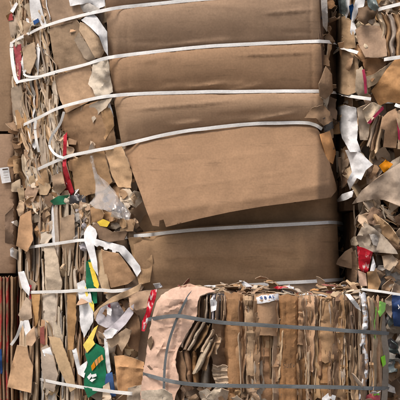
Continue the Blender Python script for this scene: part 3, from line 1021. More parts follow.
# fans of board below the first strap
sheet("cardboard_scrap", [(44, 245), (54, 244), (58, 262), (62, 285), (60, 292), (47, 290), (45, 270)], Ylow, lo, 'beige', lift=.07, step=3, crumple=.02, jag=.4, seed=74)
sheet("cardboard_scrap", [(60, 218), (74, 214), (75, 240), (73, 268), (64, 266), (61, 240)], Ylow, lo, 'kraft', lift=.07, step=3, crumple=.018, jag=.4, seed=75)
sheet("cardboard_scrap", [(20, 215), (31, 210), (33, 240), (27, 252), (16, 246)], Ylow, lo, 'kraft', lift=.065, step=3, crumple=.02, jag=.3, seed=76)
sheet("cardboard_scrap", [(42, 295), (55, 292), (58, 320), (54, 338), (46, 334)], Ylow, lo, 'beige', lift=.07, step=3, crumple=.022, jag=.4, seed=77)
sheet("cardboard_scrap", [(41, 348), (47, 344), (52, 352), (58, 375), (54, 392), (45, 388), (41, 365)], Ylow, lo, 'greybeige', lift=.07, step=3, crumple=.02, jag=.4, seed=78)
sheet("cardboard_scrap", [(48, 336), (60, 338), (70, 365), (76, 388), (70, 392), (58, 366)], Ylow, lo, 'kraft_lt', lift=.07, step=3, crumple=.015, jag=.4, seed=79)
sheet("cardboard_scrap", [(67, 292), (76, 291), (76, 322), (73, 350), (68, 350)], Ylow, lo, 'tan', lift=.075, step=3, crumple=.012, jag=.4, seed=80)
sheet("cardboard_scrap", [(31, 294), (40, 292), (38, 322), (34, 330)], Ylow, lo, 'tan', lift=.07, step=3, crumple=.016, jag=.4, seed=81)
# board hanging loose at the foot
sheet("cardboard_board", [(17, 345), (27, 347), (29, 358), (33, 366), (32, 380), (31, 393), (7, 387), (11, 368)], Ylow, lo, 'tan', lift=.10, step=3.2, wave=.012, seed=82, folds=[(8, 372, 33, 366, -.001)], label="plain tan board hanging loose at the bale's foot")
sheet("cardboard_scrap", [(18, 315), (26, 297), (31, 302), (32, 318), (24, 322)], Ylow, lo, 'kraft_lt', lift=.09, step=3, crumple=.02, seed=83)
sheet("paper_scrap", [(22, 322), (28, 318), (31, 330), (26, 337)], Ylow, lo, 'white', lift=.085, step=2.6, thick=.0015, crumple=.015, seed=84)
sheet("paper_scrap", [(18, 272), (24, 271), (30, 288), (29, 296), (22, 288)], Ylow, lo, 'white', lift=.08, step=2.6, thick=.0015, crumple=.016, seed=85)
sheet("cardboard_scrap", [(26, 335), (34, 326), (36, 340), (32, 346), (26, 345)], Ylow, lo, 'tan', lift=.085, step=2.6, crumple=.025, seed=86)
sheet("paper_scrap", [(42, 350), (50, 347), (53, 357), (44, 356)], Ylow, lo, 'white', lift=.095, step=2.6, thick=.0015, crumple=.014, seed=87)
sheet("paper_scrap", [(29, 285), (31.5, 285), (31, 299), (29.5, 299)], Ylow, lo, 'red', lift=.085, step=2.4, thick=.0015, seed=88)
sheet("cardboard_scrap", [(40, 328), (44, 326), (45, 345), (40, 343)], Ylow, lo, 'redboard', lift=.075, step=2.6, crumple=.012, seed=89)
# white die-cut card caught under the strap
WH = [(84, 240), (84, 233), (87, 227), (90, 225), (95, 229), (97, 234), (96, 239), (103, 241), (113, 243), (124, 246), (131, 254), (140, 266), (141, 271), (137, 277), (132, 268), (127, 262),
      (119, 252), (116, 251.5), (115, 254), (112.5, 254), (112, 250), (108, 248.5), (106.5, 250), (104, 249.5), (103.5, 247), (99, 245.5), (97, 247), (94, 245), (97, 262), (98, 276), (93, 268), (88, 252)]
sheet("paper_card", WH, Ylow, lo, 'white', lift=.13, step=2.6, thick=.002, wave=.02, seed=90, relief=(.007, .006, 0), folds=[(96, 226, 92, 262, .002), (128, 245, 128, 280, -.002)], label="white die-cut card with a notched edge")
sheet("cardboard_board", [(101, 249), (104, 251), (118, 253), (127, 264), (136, 278), (128, 284), (111, 288), (105, 276)], Ylow, lo, 'kraft', lift=.10, step=3.2, wave=.008, seed=91)
sheet("cardboard_scrap", [(96, 250), (101, 250), (106, 274), (110, 289), (102, 290), (98, 276)], Ylow, lo, 'kraft_lt', lift=.095, step=3, crumple=.01, seed=92)
# green and yellow printed film
film_a = sheet("printed_film", [(86, 262), (90, 259), (97, 288), (97, 303), (92, 304), (86, 286)], Ylow, lo, 'green', lift=.095, step=2.6, thick=.0015, crumple=.012, seed=93, label="green printed film")
sheet("printed_stripe", [(88, 261), (91, 259.5), (99, 285), (98, 289), (94, 286)], Ylow, film_a, 'yellow', lift=.108, step=2.4, thick=.0012, crumple=.006, seed=94)
sheet("printed_stripe", [(85, 286), (88, 290), (94, 305), (94, 312), (90, 306), (85, 293)], Ylow, film_a, 'yellow', lift=.104, step=2.4, thick=.0012, crumple=.006, seed=95)
sheet("paper_sheet", [(77, 283), (84, 280), (90, 292), (93, 305), (93, 322), (84, 338), (80, 324), (79, 300)], Ylow, lo, 'white', lift=.088, step=2.8, thick=.0015, crumple=.014, jag=.3, seed=96)
film_b = sheet("printed_film", [(85, 354), (90, 349), (95, 343), (104, 348), (105.5, 362), (106, 372), (109, 380), (99, 391), (88, 398), (84, 388), (84, 372), (88, 364)], Ylow, lo, 'green', lift=.105, step=2.6, thick=.0015, crumple=.012, seed=97, label="green and yellow printed film with orange lettering", relief=(.011, .012, 1))
sheet("printed_stripe", [(83, 345), (88, 338), (94, 328), (98, 325), (93, 340), (95, 344), (87, 353)], Ylow, film_b, 'yellow', lift=.118, step=2.4, thick=.0012, crumple=.01, seed=98)
# orange lettering and white device printed on it
for i, q in enumerate([[(91, 366), (94, 361.5), (95.5, 367), (92, 371)], [(94.6, 360.8), (97, 358.4), (98, 364.2), (96.2, 366.4)], [(97.6, 357.8), (100, 356), (100.8, 361.5), (98.6, 363.6)], [(100.5, 355.6), (102, 354.6), (103.5, 359.4), (101.4, 361)]]):
    sheet("printed_letter", q, Ylow, film_b, 'orange', lift=.14, step=2.2, thick=.0008, seed=100 + i)
for i, q in enumerate([[(87, 377), (90.5, 373), (92, 376), (89, 380)], [(91.4, 374.6), (96, 373.6), (96.6, 376.2), (92.2, 378)], [(89.5, 380.6), (92, 378.6), (96, 378.8), (92, 382)]]):
    sheet("printed_mark", q, Ylow, film_b, 'white', lift=.14, step=2.2, thick=.0008, relief=(0, 0, 0), seed=110 + i)
sheet("film_scrap", [(106, 374), (112, 372), (116, 396), (108, 398), (104, 388)], Ylow, lo, 'blue', lift=.09, step=2.6, thick=.0015, crumple=.014, seed=115)
sheet("paper_scrap", [(103, 386), (109, 382), (112, 402), (102, 404)], Ylow, lo, 'beige', lift=.10, step=2.6, thick=.0015, crumple=.01, seed=116)
sheet("paper_scrap", [(72, 350), (76, 348), (80, 366), (88, 360), (84, 378), (78, 374)], Ylow, lo, 'white', lift=.09, step=2.6, thick=.0015, crumple=.014, seed=117)
sheet("paper_scrap", [(104, 338), (107, 340), (111, 370), (108, 376), (105, 360)], Ylow, lo, 'white', lift=.10, step=2.6, thick=.0015, crumple=.01, seed=118)
# curled cone of brown board with papers inside


def cone(px, py):
    d = (py - (312 - (px - 95) * .6)) / 10.0
    return .10 + .06 * math.sin(max(-1.2, min(1.4, d * 1.3)))


sheet("paper_sheet", [(95, 312), (106, 303), (118, 302), (124, 312), (116, 326), (106, 328), (98, 324), (94, 318)], Ylow, lo, 'lilac', lift=lambda x, y: .07 - .04 * max(0, 1 - math.hypot(x - 104, y - 315) / 12), step=2.6, thick=.002, seed=120)
sheet("cardboard_board", [(93.5, 313), (100, 306), (112, 297), (128, 290), (142, 283), (139, 291), (127, 297), (116, 301), (107, 304), (100, 308), (96, 316), (95, 321)], Ylow, lo, 'kraft_lt', lift=lambda x, y: .145 - .0025 * max(0, y - (313 - (x - 94) * .62)), step=2.4, seed=121, label="curled brown board sheltering grey papers")
sheet("paper_sheet", [(104, 331), (110, 327), (120, 318), (128, 308), (134, 304), (133, 314), (126, 324), (116, 334), (108, 338)], Ylow, lo, 'lilac', lift=.12, step=2.4, thick=.0015, crumple=.022, seed=122)
sheet("paper_sheet", [(103, 333), (112, 328), (118, 330), (112, 338), (106, 339)], Ylow, lo, 'white', lift=.135, step=2.4, thick=.0015, crumple=.012, seed=123)
sheet("paper_scrap", [(107, 306), (110, 304), (112, 310), (111, 316), (107, 314)], Ylow, lo, 'white', lift=.10, step=2.2, thick=.0015, crumple=.01, seed=124)
sheet("paper_scrap", [(107.5, 305), (110, 303.5), (110.6, 308), (108, 309)], Ylow, lo, 'red', lift=.112, step=2.0, thick=.0015, crumple=.004, seed=125)
sheet("cardboard_scrap", [(106, 341), (116, 335), (126, 328), (132, 330), (128, 342), (122, 352), (118, 344), (112, 348)], Ylow, lo, 'kraft_lt', lift=.10, step=2.6, crumple=.018, jag=.3, seed=126)
sheet("cardboard_scrap", [(124, 316), (136, 306), (141, 330), (138, 352), (128, 346), (127, 330)], Ylow, lo, 'kraft_dk', lift=.075, step=3, crumple=.018, jag=.3, seed=127)
sheet("cardboard_board", [(114, 356), (124, 355), (144, 362), (146, 392), (130, 396), (118, 392)], Ylow, lo, 'tan', lift=.085, step=3.2, wave=.01, seed=128, extra=lambda x, y: .012 * max(0, 1 - abs(y - 366 - (x - 114) * .1) / 2))
sheet("cardboard_scrap", [(128, 388), (144, 384), (147, 404), (126, 406)], Ylow, lo, 'greybeige', lift=.11, step=3, crumple=.022, seed=129)
sheet("cardboard_scrap", [(128, 293), (142, 291), (152, 290), (148, 308), (138, 316), (130, 308)], Ylow, lo, 'kraft', lift=.085, step=3, crumple=.024, jag=.3, seed=130)
sheet("paper_scrap", [(153, 284), (160, 283), (163, 287), (156, 289)], Ylow, lo, 'white', lift=.10, step=2.6, thick=.0015, crumple=.014, seed=131)
# red wrapper in the cleft beside the pink-wrapped bale
wrap_o = sheet("wrapper", [(151.5, 290), (157, 289), (156, 297), (152, 309), (148, 322), (144.5, 331.5), (141.5, 331), (142, 322), (146, 312), (148, 300)], lambda x, y: -.24, lo, 'redwhite', lift=0, step=2.2, thick=.0015, crumple=.012, seed=132, label="crumpled red wrapper with white print in the cleft between bales")
for i, q in enumerate([[(152, 299), (155, 297), (154.4, 301), (151.6, 303)], [(146, 319), (149.4, 316), (147.6, 321), (145.6, 323)], [(143.6, 326), (145.6, 324.8), (144.4, 329), (143, 329.6)]]):
    sheet("printed_mark", q, lambda x, y: -.24, wrap_o, 'white', lift=.02, step=2.0, thick=.0008, seed=134 + i)
# yellow-topped scraps under the bag
sheet("cardboard_scrap", [(90, 226), (98, 222), (112, 232), (128, 231), (124, 240), (108, 242), (97, 238)], Ylow, lo, 'kraft_dk', lift=.09, step=2.6, crumple=.025, seed=140)
sheet("paper_scrap", [(97, 222), (103, 219), (110, 222), (107, 227), (100, 226)], Ylow, lo, 'yellow', lift=.11, step=2.2, thick=.0015, crumple=.015, seed=141)
sheet("cardboard_scrap", [(90, 208), (98, 204), (104, 214), (101, 224), (92, 222)], Ylow, lo, 'kraft', lift=.09, step=2.6, crumple=.02, seed=142)
pressed(22, [(110, 186), (134, 190), (142, 222), (134, 236), (112, 234), (102, 205)], lambda x, y: Ylow(x, y) - .03, lo, MIX_BROWN, (9, 18), (.45, .9), (0, 60), (-.01, .04), 19)

strap(lo, [(22, 248.5, -.06), (28.5, 247.4, .06), (40, 245.8, .09), (60, 243, .095), (78, 240.6, .10), (88, 240, .115), (93, 239, .10)], Ylow, seed=11, width=.017)
strap(lo, [(124, 237.5, .02), (134, 236, .03), (150, 234.6, .056), (160, 233.5, .03), (200, 229.5, .026), (260, 226, .026), (318, 223, .026), (330, 222.4, .022), (338, 222.8, .004), (343, 223.4, -.05)], Ylow, seed=12)
strap(lo, [(23, 292.6, -.06), (30, 292.3, .06), (40, 292, .09), (60, 291.4, .09), (80, 290.4, .105), (100, 290, .125), (112, 291, .13), (124, 290, .12), (133, 289, .02)], Ylow, seed=13)
strap(lo, [(230, 286, .02), (300, 282, .02), (322, 280.6, .018), (344, 279.5, .01)], Ylow, seed=14)
strap(lo, [(37, 379, -.05), (45, 380.6, .07), (60, 383.5, .095), (80, 387, .105), (96, 389.6, .125), (112, 391.6, .13), (131, 393.6, .13), (141, 395, .03)], Ylow, seed=15)
strap(lo, [(22, 321, .10), (20, 328, .115), (16.5, 337, .12), (11, 345, .10)], Ylow, seed=16, width=.018, label="cut strap end sticking out")

# ================================================================== clear bag hanging at the corner
bagroot = root("plastic_bag", P(108, 214, -.12), "torn clear plastic bag hanging from the lowest strap of the panelled bale", "plastic bag")


def Ybag(px, py):
    return Yup(px, min(py, 190)) if py < 185 else Yup(px, 190) * max(0, 1 - (py - 185) / 25.0) + (-.07) * min(1, (py - 185) / 25.0)


for i in range(2):
    rr = random.Random(i + 300)
    q = [(90, 156), (93, 156), (96, 174), (103, 180), (114, 190), (122, 202), (131, 212), (129, 220), (118, 217), (106, 209), (95, 207), (90, 203), (96, 196), (95, 184)]
    q = [(a + rr.uniform(-1.3, 1.3), b_ + rr.uniform(-1.3, 1.3)) for a, b_ in q]
    o = sheet("bag_film", q, Ybag, bagroot, 'film', lift=.07 + .014 * i, step=1.7, thick=.0025, crumple=.02, wave=.03, jag=.3, seed=300 + i, sharp=35, relief=(.012, .02, 0),
              extra=lambda x, y, i=i: .03 * (.5 - abs(nz(((x - 92) * .86 - (y - 157) * .5) * .16 + i * 9, ((x - 92) * .5 + (y - 157) * .86) * .035, 4.4)) * 2.2))

# ================================================================== bale bound with grey strapping, in front
fg = root("cardboard_bale", Vector((.28, -.40, 0)), "compressed cardboard bale bound with grey strapping, pale pink board wrapped round its end", "cardboard bale")
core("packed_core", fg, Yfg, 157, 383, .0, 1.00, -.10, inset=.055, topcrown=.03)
# folded layers along the front
BANDS = [  # x at top, x at bottom, y0, y1, width, material, lift, kind
    (222, 222, 318, 372, 18, 'kraft_dk', .03, 'L', 1), (220, 224, 366, 384, 16, 'kraft_lt', .05, 'F', 1),
    (234, 236, 293, 408, 20, 'rust', .050, 'U', 0), (249, 251, 296, 376, 13, 'kraft', .062, 'U', 0), (251, 251, 364, 408, 15, 'rust', .045, 'F', 0),
    (266, 266, 332, 408, 22, 'rust', .042, 'U', 0), (283, 280, 294, 408, 15, 'kraft', .055, 'F', 0), (277, 274, 318, 380, 8, 'kraft', .058, 'L', -1),
    (294, 292, 296, 408, 15, 'rust', .050, 'U', 0), (301, 300, 298, 345, 9, 'kraft', .066, 'U', 0), (308, 306, 297, 372, 14, 'tan', .058, 'F', 0), (303, 302, 340, 408, 17, 'rust', .044, 'U', 0),
    (315, 314, 300, 408, 8, 'kraft_dk', .03, 'L', -1), (326, 328, 297, 362, 19, 'kraft', .066, 'U', 0), (328, 326, 350, 408, 18, 'rust', .05, 'U', 0), (340, 338, 299, 408, 16, 'rust', .054, 'F', 0),
    (350, 349, 302, 408, 18, 'rust', .044, 'L', 1), (362, 362, 293, 345, 7.5, 'worn_white', .058, 'U', 0), (363, 356, 338, 408, 7, 'worn_white', .058, 'U', 0),
    (370, 371, 297, 408, 9, 'kraft_lt', .045, 'U', 0), (375, 377, 300, 408, 7, 'kraft', .035, 'U', 0), (379, 383, 303, 408, 7, 'greybeige', .03, 'U', 0), (355, 353, 350, 408, 10, 'kraft', .035, 'U', 0)]
rng = random.Random(31)
for i, (xa, xb, ya, yb, wd, mk, lf, kd, tl) in enumerate(BANDS):
    ym = (ya + yb) / 2
    bow = rng.uniform(-1.5, 1.5) + (5 if xa > 355 else 0)
    o = ribbon("cardboard_fold", [(xa, ya), (xa + (xb - xa) * .25 + bow * .6, ya + (yb - ya) * .25), (xa + (xb - xa) * .5 + bow, ym), (xa + (xb - xa) * .75 + bow * .6, ya + (yb - ya) * .75), (xb, yb)],
               [wd * .9, wd, wd * 1.05, wd, wd * .95], Yfg, fg, mk, lift=lf, depth=.06, kind=kd, seed=400 + i, wob=.55, na=30, tilt=tl or None, pw=5.0, crush=.012)
# thin leaves between the bands
for i in range(46):
    x = rng.uniform(240, 384)
    y = rng.choice((rng.uniform(293, 304), rng.uniform(300, 380)))
    ln = rng.uniform(25, 90)
    wd = rng.uniform(2.0, 5.0)
    mk = pick([('kraft', 4), ('rust', 4), ('tan', 3), ('kraft_lt', 2), ('kraft_dk', 3), ('greybeige', 1)], rng)
    ribbon("cardboard_layer", [(x, y), (x + rng.uniform(-1, 1), y + ln * .5), (x + rng.uniform(-2, 2), y + ln)], [wd * .7, wd, wd * .7], Yfg, fg, mk, lift=rng.uniform(.02, .06), depth=rng.uniform(.03, .07),
           kind=rng.choice('ULL'), seed=500 + i, wob=1.0, na=8)
for i in range(110):
    x = rng.uniform(240, 374)
    y = rng.choice((rng.uniform(294, 304), rng.uniform(300, 372)))
    wd = rng.choice((rng.uniform(2.5, 5), rng.uniform(3, 7), rng.uniform(7, 13))); ln = rng.uniform(24, 88)
    ln = min(ln, 406 - y)
    sl = rng.uniform(-.06, .06)
    mk = pick([('kraft', 4), ('rust', 4.5), ('tan', 1), ('kraft_lt', 1.2), ('kraft_dk', 5), ('greybeige', 2)], rng)
    ribbon("torn_board", [(x, y), (x + sl * ln * .3 + rng.uniform(-1, 1), y + ln * .33), (x + sl * ln * .66 + rng.uniform(-1, 1), y + ln * .66), (x + sl * ln, y + ln)],
           [wd * rng.uniform(.7, 1), wd, wd * rng.uniform(.85, 1.1), wd * rng.uniform(.6, 1)], Yfg, fg, mk, lift=.034 + rng.uniform(0, .034), depth=rng.uniform(.03, .06), kind=rng.choice('ULLF'),
           seed=800 + i, wob=rng.uniform(.5, 1.2), na=max(10, int(ln / 3.5)), pw=4.0, crush=rng.uniform(.006, .018))
# tab with blue print
tab_o = sheet("cardboard_scrap", [(256, 296), (262, 294), (279, 293), (278.5, 318), (277, 336), (257, 335), (255.5, 315)], Yfg, fg, 'tan', lift=.086, step=2.6, wave=.004, jag=.3, seed=150, relief=(0, 0, 0), extra=lambda x, y: -.05 * max(0, abs(x - 267) / 12) ** 3)
sheet("printed_strip", [(256, 297.5), (262, 295), (278.5, 293.2), (279, 300), (264, 303), (256, 303.5)], Yfg, tab_o, 'worn_white', lift=.094, step=2.4, thick=.0015, wave=.004, jag=.4, seed=151, relief=(0, 0, 0), extra=lambda x, y: -.05 * max(0, abs(x - 267) / 12) ** 3, label="worn white printed strip with blue lettering")


def stroke(par, pts, Yf, mat, lift, wid=.9, nm="printed_letter"):
    (x0, y0), (x1, y1) = pts
    dx, dy = x1 - x0, y1 - y0
    ln = math.hypot(dx, dy) or 1
    nx, ny = -dy / ln * wid * .5, dx / ln * wid * .5
    sheet(nm, [(x0 + nx, y0 + ny), (x1 + nx, y1 + ny), (x1 - nx, y1 - ny), (x0 - nx, y0 - ny)], Yf, par, mat, lift=lift, step=3, thick=.0006)


def poly_letter(par, strokes, Yf, mat, lift, wid, nm="printed_letter"):
    """One letter, joined from its strokes."""
    vs3 = []; tris = []; uvs = []
    for (x0, y0, x1, y1) in strokes:
        dx, dy = x1 - x0, y1 - y0
        ln = math.hypot(dx, dy) or 1
        nx, ny = -dy / ln * wid * .5, dx / ln * wid * .5
        b_ = len(vs3)
        for a, c in ((x0 + nx, y0 + ny), (x1 + nx, y1 + ny), (x1 - nx, y1 - ny), (x0 - nx, y0 - ny)):
            vs3.append(P(a, c, Yf(a, c) - lift)); uvs.append((a * S, c * S))
        tris.append([b_, b_ + 1, b_ + 2, b_ + 3])
    c, loc = recentre(vs3)
    link(nm, solid(nm, loc, tris, uvs, .0006, [M[mat], M[mat]], Vector((0, -1, 0))), par, c)


BL = .103
poly_letter(tab_o, [(259.8, 297.8, 261.4, 296.6), (261.4, 296.6, 262.4, 298.4), (260.2, 298.6, 262, 298.6)], Yfg, 'blue', BL, .8)
poly_letter(tab_o, [(264.4, 296.4, 264.8, 298.6), (264.4, 296.4, 266, 297), (264.8, 298.4, 266.2, 298.2), (266, 297, 266.2, 298.2)], Yfg, 'blue', BL, .8)
poly_letter(tab_o, [(269, 298, 269.8, 295.6), (269.8, 295.6, 271.2, 297.6), (269.4, 297, 270.8, 296.8)], Yfg, 'blue', BL, .8)
poly_letter(tab_o, [(272.8, 295.2, 273, 297.4), (273, 297.4, 274.4, 297.2)], Yfg, 'blue', BL, .8)
stamp_o = sheet("cardboard_board", [(279, 296), (288, 294), (298, 297), (299, 330), (298.5, 360), (298, 392), (296, 408), (278, 408), (279, 370), (278, 330)], Yfg, fg, 'rust', lift=.07, step=2.6, jag=.4, seed=149, relief=(.004, .004, 0),
      extra=lambda x, y: score(x, 286, .008, 1.2) + score(x + y * .02, 299.5, .006, 1.2) - .03 * (abs(x - 288.5) / 10) ** 6)
# small dark stamp on a fold
for k, st in enumerate([[(277, 361.5, 279, 361.2), (277, 361.5, 277.2, 363.4), (277.2, 363.4, 279, 363.6), (279, 363.6, 278.6, 365.6), (278.6, 365.6, 276.8, 365.8)],
                        [(280.4, 361.4, 280.4, 365.4), (280.4, 365.4, 282, 365), (282, 365, 282, 361.4)], [(283.6, 361.6, 283.6, 365.6), (283.6, 361.6, 285.6, 361.4), (284.6, 361.6, 284.8, 365.4)],
                        [(286.6, 362, 287.2, 365), (287.2, 365, 288.6, 362)]]):
    poly_letter(stamp_o, [(a + 6.4, b_ + 2.4, c_ + 6.4, d_ + 2.4) for a, b_, c_, d_ in st], Yfg, 'ink', .090, .5)
# thin leaves standing in a pocket, its shade painted as a black backing sheet
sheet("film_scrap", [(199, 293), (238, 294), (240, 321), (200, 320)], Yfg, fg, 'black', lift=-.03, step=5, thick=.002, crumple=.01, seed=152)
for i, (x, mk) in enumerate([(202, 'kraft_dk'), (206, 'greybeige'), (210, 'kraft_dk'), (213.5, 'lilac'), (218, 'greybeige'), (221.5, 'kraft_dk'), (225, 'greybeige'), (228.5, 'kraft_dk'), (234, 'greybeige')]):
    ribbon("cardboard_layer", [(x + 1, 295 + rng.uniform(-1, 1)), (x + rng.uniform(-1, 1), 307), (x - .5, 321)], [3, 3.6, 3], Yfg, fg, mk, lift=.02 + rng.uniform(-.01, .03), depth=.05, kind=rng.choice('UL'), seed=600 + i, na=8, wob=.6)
sheet("paper_scrap", [(210, 300), (213, 296), (217, 302), (216, 310), (211, 312)], Yfg, fg, 'white', lift=.045, step=2.4, thick=.0015, crumple=.012, seed=153)
ribbon("cardboard_fold", [(199.5, 321), (198.5, 308), (200, 297), (206, 293.5)], [3, 3, 3, 3], Yfg, fg, 'kraft_dk', lift=.07, depth=.05, kind='U', seed=610, na=12, wob=.4)
# slanting bundle of torn boards
for i, (x0, y0, x1, y1, wd, mk, lf) in enumerate([(193, 321, 181, 347, 6, 'greybeige', .06), (199, 321, 185, 349, 6, 'kraft', .07), (204, 322, 188, 350, 6, 'greybeige', .078), (208, 325, 194, 349, 5, 'kraft_dk', .07),
                                                  (213, 330, 202, 352, 6, 'kraft_lt', .085), (211, 340, 196, 373, 8, 'beige', .095), (213, 343, 203, 370, 5, 'kraft_dk', .08), (218, 336, 212, 352, 8, 'tan', .07),
                                                  (178, 350, 183, 384, 10, 'kraft_dk', .065), (186, 350, 189, 384, 9, 'kraft_dk', .06), (194, 352, 197, 384, 8, 'rust', .05), (205, 356, 204, 388, 9, 'greybeige', .04)]):
    ribbon("torn_board", [(x0, y0), ((x0 + x1) / 2 + rng.uniform(-1, 1), (y0 + y1) / 2), (x1, y1)], [wd * .7, wd, wd * .85], Yfg, fg, mk, lift=lf, depth=.055, kind=rng.choice('UL'), seed=630 + i, na=10, wob=1.0, tilt=-1)
# low row of scraps under the second strap
scatter([(176, 388), (384, 390), (386, 420), (172, 420)], 46, Yfg, fg, [('kraft', 3), ('kraft_dk', 3), ('rust', 3), ('greybeige', 3), ('lilac', 1), ('beige', 1)], ['fold', 'crumple', 'strip', 'curl'], (.07, .13), (.02, .06), ang=(-50, 50), tilt=28, seed=20, sep=.35)
sheet("cardboard_scrap", [(206, 398), (214, 389), (222, 386), (220, 392), (212, 402)], Yfg, fg, 'beige', lift=.085, step=2.4, crumple=.014, seed=154)
sheet("paper_scrap", [(322, 398), (328, 393), (336, 396), (334, 404), (322, 404)], Yfg, fg, 'white', lift=.075, step=2.4, thick=.0015, crumple=.014, seed=155)
sheet("paper_scrap", [(360, 398), (372, 393), (380, 396), (380, 406), (360, 406)], Yfg, fg, 'red', lift=.06, step=2.4, thick=.0015, crumple=.014, seed=156)
# pink board wrapped round the end
PK = [(141, 412), (140.5, 392), (143, 374), (146, 356), (148, 340), (150.5, 326), (153, 314), (156, 303), (161, 295), (170, 289.5), (182, 286), (190, 283.5), (194, 285), (200, 286.5), (210, 288),
      (216, 291), (207, 293), (200, 296), (197.5, 304), (197, 314), (194, 322), (189, 330), (182, 342), (177, 352), (175, 360), (177, 372), (180, 386), (176, 394), (173, 412)]
sheet("wrapped_board", PK, Yfg, fg, 'pink', lift=.072, step=2.6, thick=.004, wave=.014, crumple=.006, jag=.45, seed=157, sharp=26, label="faded pink board wrapped round the bale's end",
      extra=lambda x, y: lip(x, y, 166, 300, 200, 296, .006, 3) + lip(x, y, 150, 345, 176, 352, .010, 1.8) + lip(x, y, 158, 312, 192, 300, -.008, 2) + lip(x, y, 176, 318, 150, 368, .007, 1.8) + lip(x, y, 150, 330, 190, 322, .006, 1.6) + lip(x, y, 146, 366, 176, 372, -.007, 1.8) + score(x + (y - 330) * .18, 178, .006, 2))
sheet("cardboard_scrap", [(147, 341), (151, 336), (152.5, 343), (150, 350)], Yfg, fg, 'kraft_dk', lift=.082, step=2.4, crumple=.008, jag=.3, seed=158)
sheet("cardboard_scrap", [(143, 366), (149, 365), (152, 369), (145, 372)], Yfg, fg, 'kraft_dk', lift=.08, step=2.4, crumple=.008, jag=.3, seed=159)
sheet("paper_sheet", [(141, 391), (150, 390), (164, 389), (172, 394), (174, 410), (141, 410)], Yfg, fg, 'beige', lift=.085, step=2.6, thick=.002, crumple=.015, jag=.4, seed=160)
# green-edged film at the far corner
for q in ([(380, 301), (386, 303), (385, 311), (380, 317), (378, 312)], [(381, 357), (385, 355), (386, 364), (383, 367)], [(374, 394), (379, 391), (379, 396), (375, 397)]):
    sheet("film_scrap", q, Yfg, fg, 'lime', lift=.06, step=2.2, thick=.0015, crumple=.008, seed=161, label="lime green film tag")
ribbon("film_strip", [(376, 308), (375, 325), (376, 345)], [1.4, 1.6, 1.2], Yfg, fg, 'lime', lift=.05, depth=.02, kind='U', seed=640, thick=.0015)
sheet("paper_sheet", [(345, 294), (350, 294), (358, 304), (361, 311), (356, 308)], Yfg, fg, 'white', lift=.075, step=2.4, thick=.0015, crumple=.008, seed=165)
# top of the bale: torn edges lying every way
ZT = 1.035


def top_scrap(x, Y, mk, kind, sz, rng, raise_=0.0):
    me = rng.choice(STOCK[kind])
    rot = Euler((0, 0, math.radians(rng.uniform(0, 360)))).to_matrix() @ Euler((math.radians(-84 + rng.gauss(0, 9)), math.radians(rng.gauss(0, 7)), 0)).to_matrix()
    nm = NAME_OF.get(mk, 'cardboard_scrap')
    link(nm, me, fg, Vector((x, Y, ZT + raise_)), rot=rot, scale=sz, mats=mats_of(mk))


rng = random.Random(77)
for i in range(150):
    Y = rng.uniform(-.66, -.14)
    x = rng.uniform(-.12, .78)
    top_scrap(x, Y, pick([('kraft', 4), ('kraft_lt', 3), ('greybeige', 4), ('tan', 2), ('kraft_dk', 3), ('beige', 2), ('white', .6), ('redboard', .6), ('orange', .15)], rng), rng.choice(['flat', 'fold', 'curl', 'strip', 'crumple']),
              rng.uniform(.08, .14), rng, raise_=rng.uniform(.0, .02) + .045 * min(1, (Y + .66) / .4))
for (x, y, mk) in [(280, 287, 'redwhite'), (287, 288, 'redboard'), (316, 289, 'orange'), (270, 280, 'tan'), (262, 277, 'kraft'), (246, 283, 'white'), (330, 285, 'redboard'), (238, 282, 'greybeige'), (222, 284, 'greybeige'), (210, 285, 'white')]:
    p = P(x, y, -.42)
    top_scrap(p.x, p.y, mk, 'flat', .10, rng, raise_=p.z - ZT)

# its grey strapping
GL = [(148, 319.5, .08), (158, 318, .088), (168, 316.5, .092), (180, 316, .094), (190, 317.5, .094), (205, 320.3, .092), (225, 322.8, .09), (262, 325.2, .10), (300, 327.4, .092), (340, 330, .088), (362, 331.8, .076), (376, 332.6, .065), (384, 333, .05), (388, 333.3, -.02), (389, 333.4, -.2)]
strap(fg, GL, Yfg, 'gstrap', width=.0165, thick=.002, seed=21, label="grey strap round the upper half of the bale")
GL2 = [(143, 374, .078), (150, 376, .086), (165, 380, .092), (180, 382.8, .09), (205, 385.2, .084), (250, 386, .092), (300, 386.6, .092), (345, 387.6, .086), (372, 388.3, .068), (384, 388.6, .05), (388, 388.8, -.02), (389, 388.8, -.2)]
strap(fg, GL2, Yfg, 'gstrap', width=.0165, thick=.002, seed=22, label="grey strap round the lower half of the bale")
strap(fg, [(193, 291, .06), (188, 297, .078), (181, 310, .088), (174, 326, .088), (168, 345, .088), (165, 364, .088), (164, 384, .09), (163.5, 412, .09)], Yfg, 'gstrap', width=.011, thick=.002, seed=23, label="grey strap running down the pink board")

# ================================================================== right-hand bales
RSEAM = 1.50
ru = root("cardboard_bale", Vector((1.25, .6, RSEAM)), "upper bale across the dark gap, loose tan sheets and torn white paper bulging between straps", "cardboard bale")
core("packed_core", ru, Yrup, 339, 470, RSEAM + .004, 2.95, 1.25, inset=.09)
scatter([(336, -15), (440, -15), (440, 190), (340, 190)], 90, Yrup, ru, MIX_BROWN, ['flat', 'fold', 'curl'], (.17, .30), (-.08, -.02), ang=(-50, 50), tilt=22, seed=41, sep=.34)
pressed(70, [(334, -15), (430, -15), (430, 190), (338, 190)], Yrup, ru, MIX_BROWN + [('white', .5)], (14, 34), (.35, .8), (0, 30), (.0, .055), 42)
rng = random.Random(88)


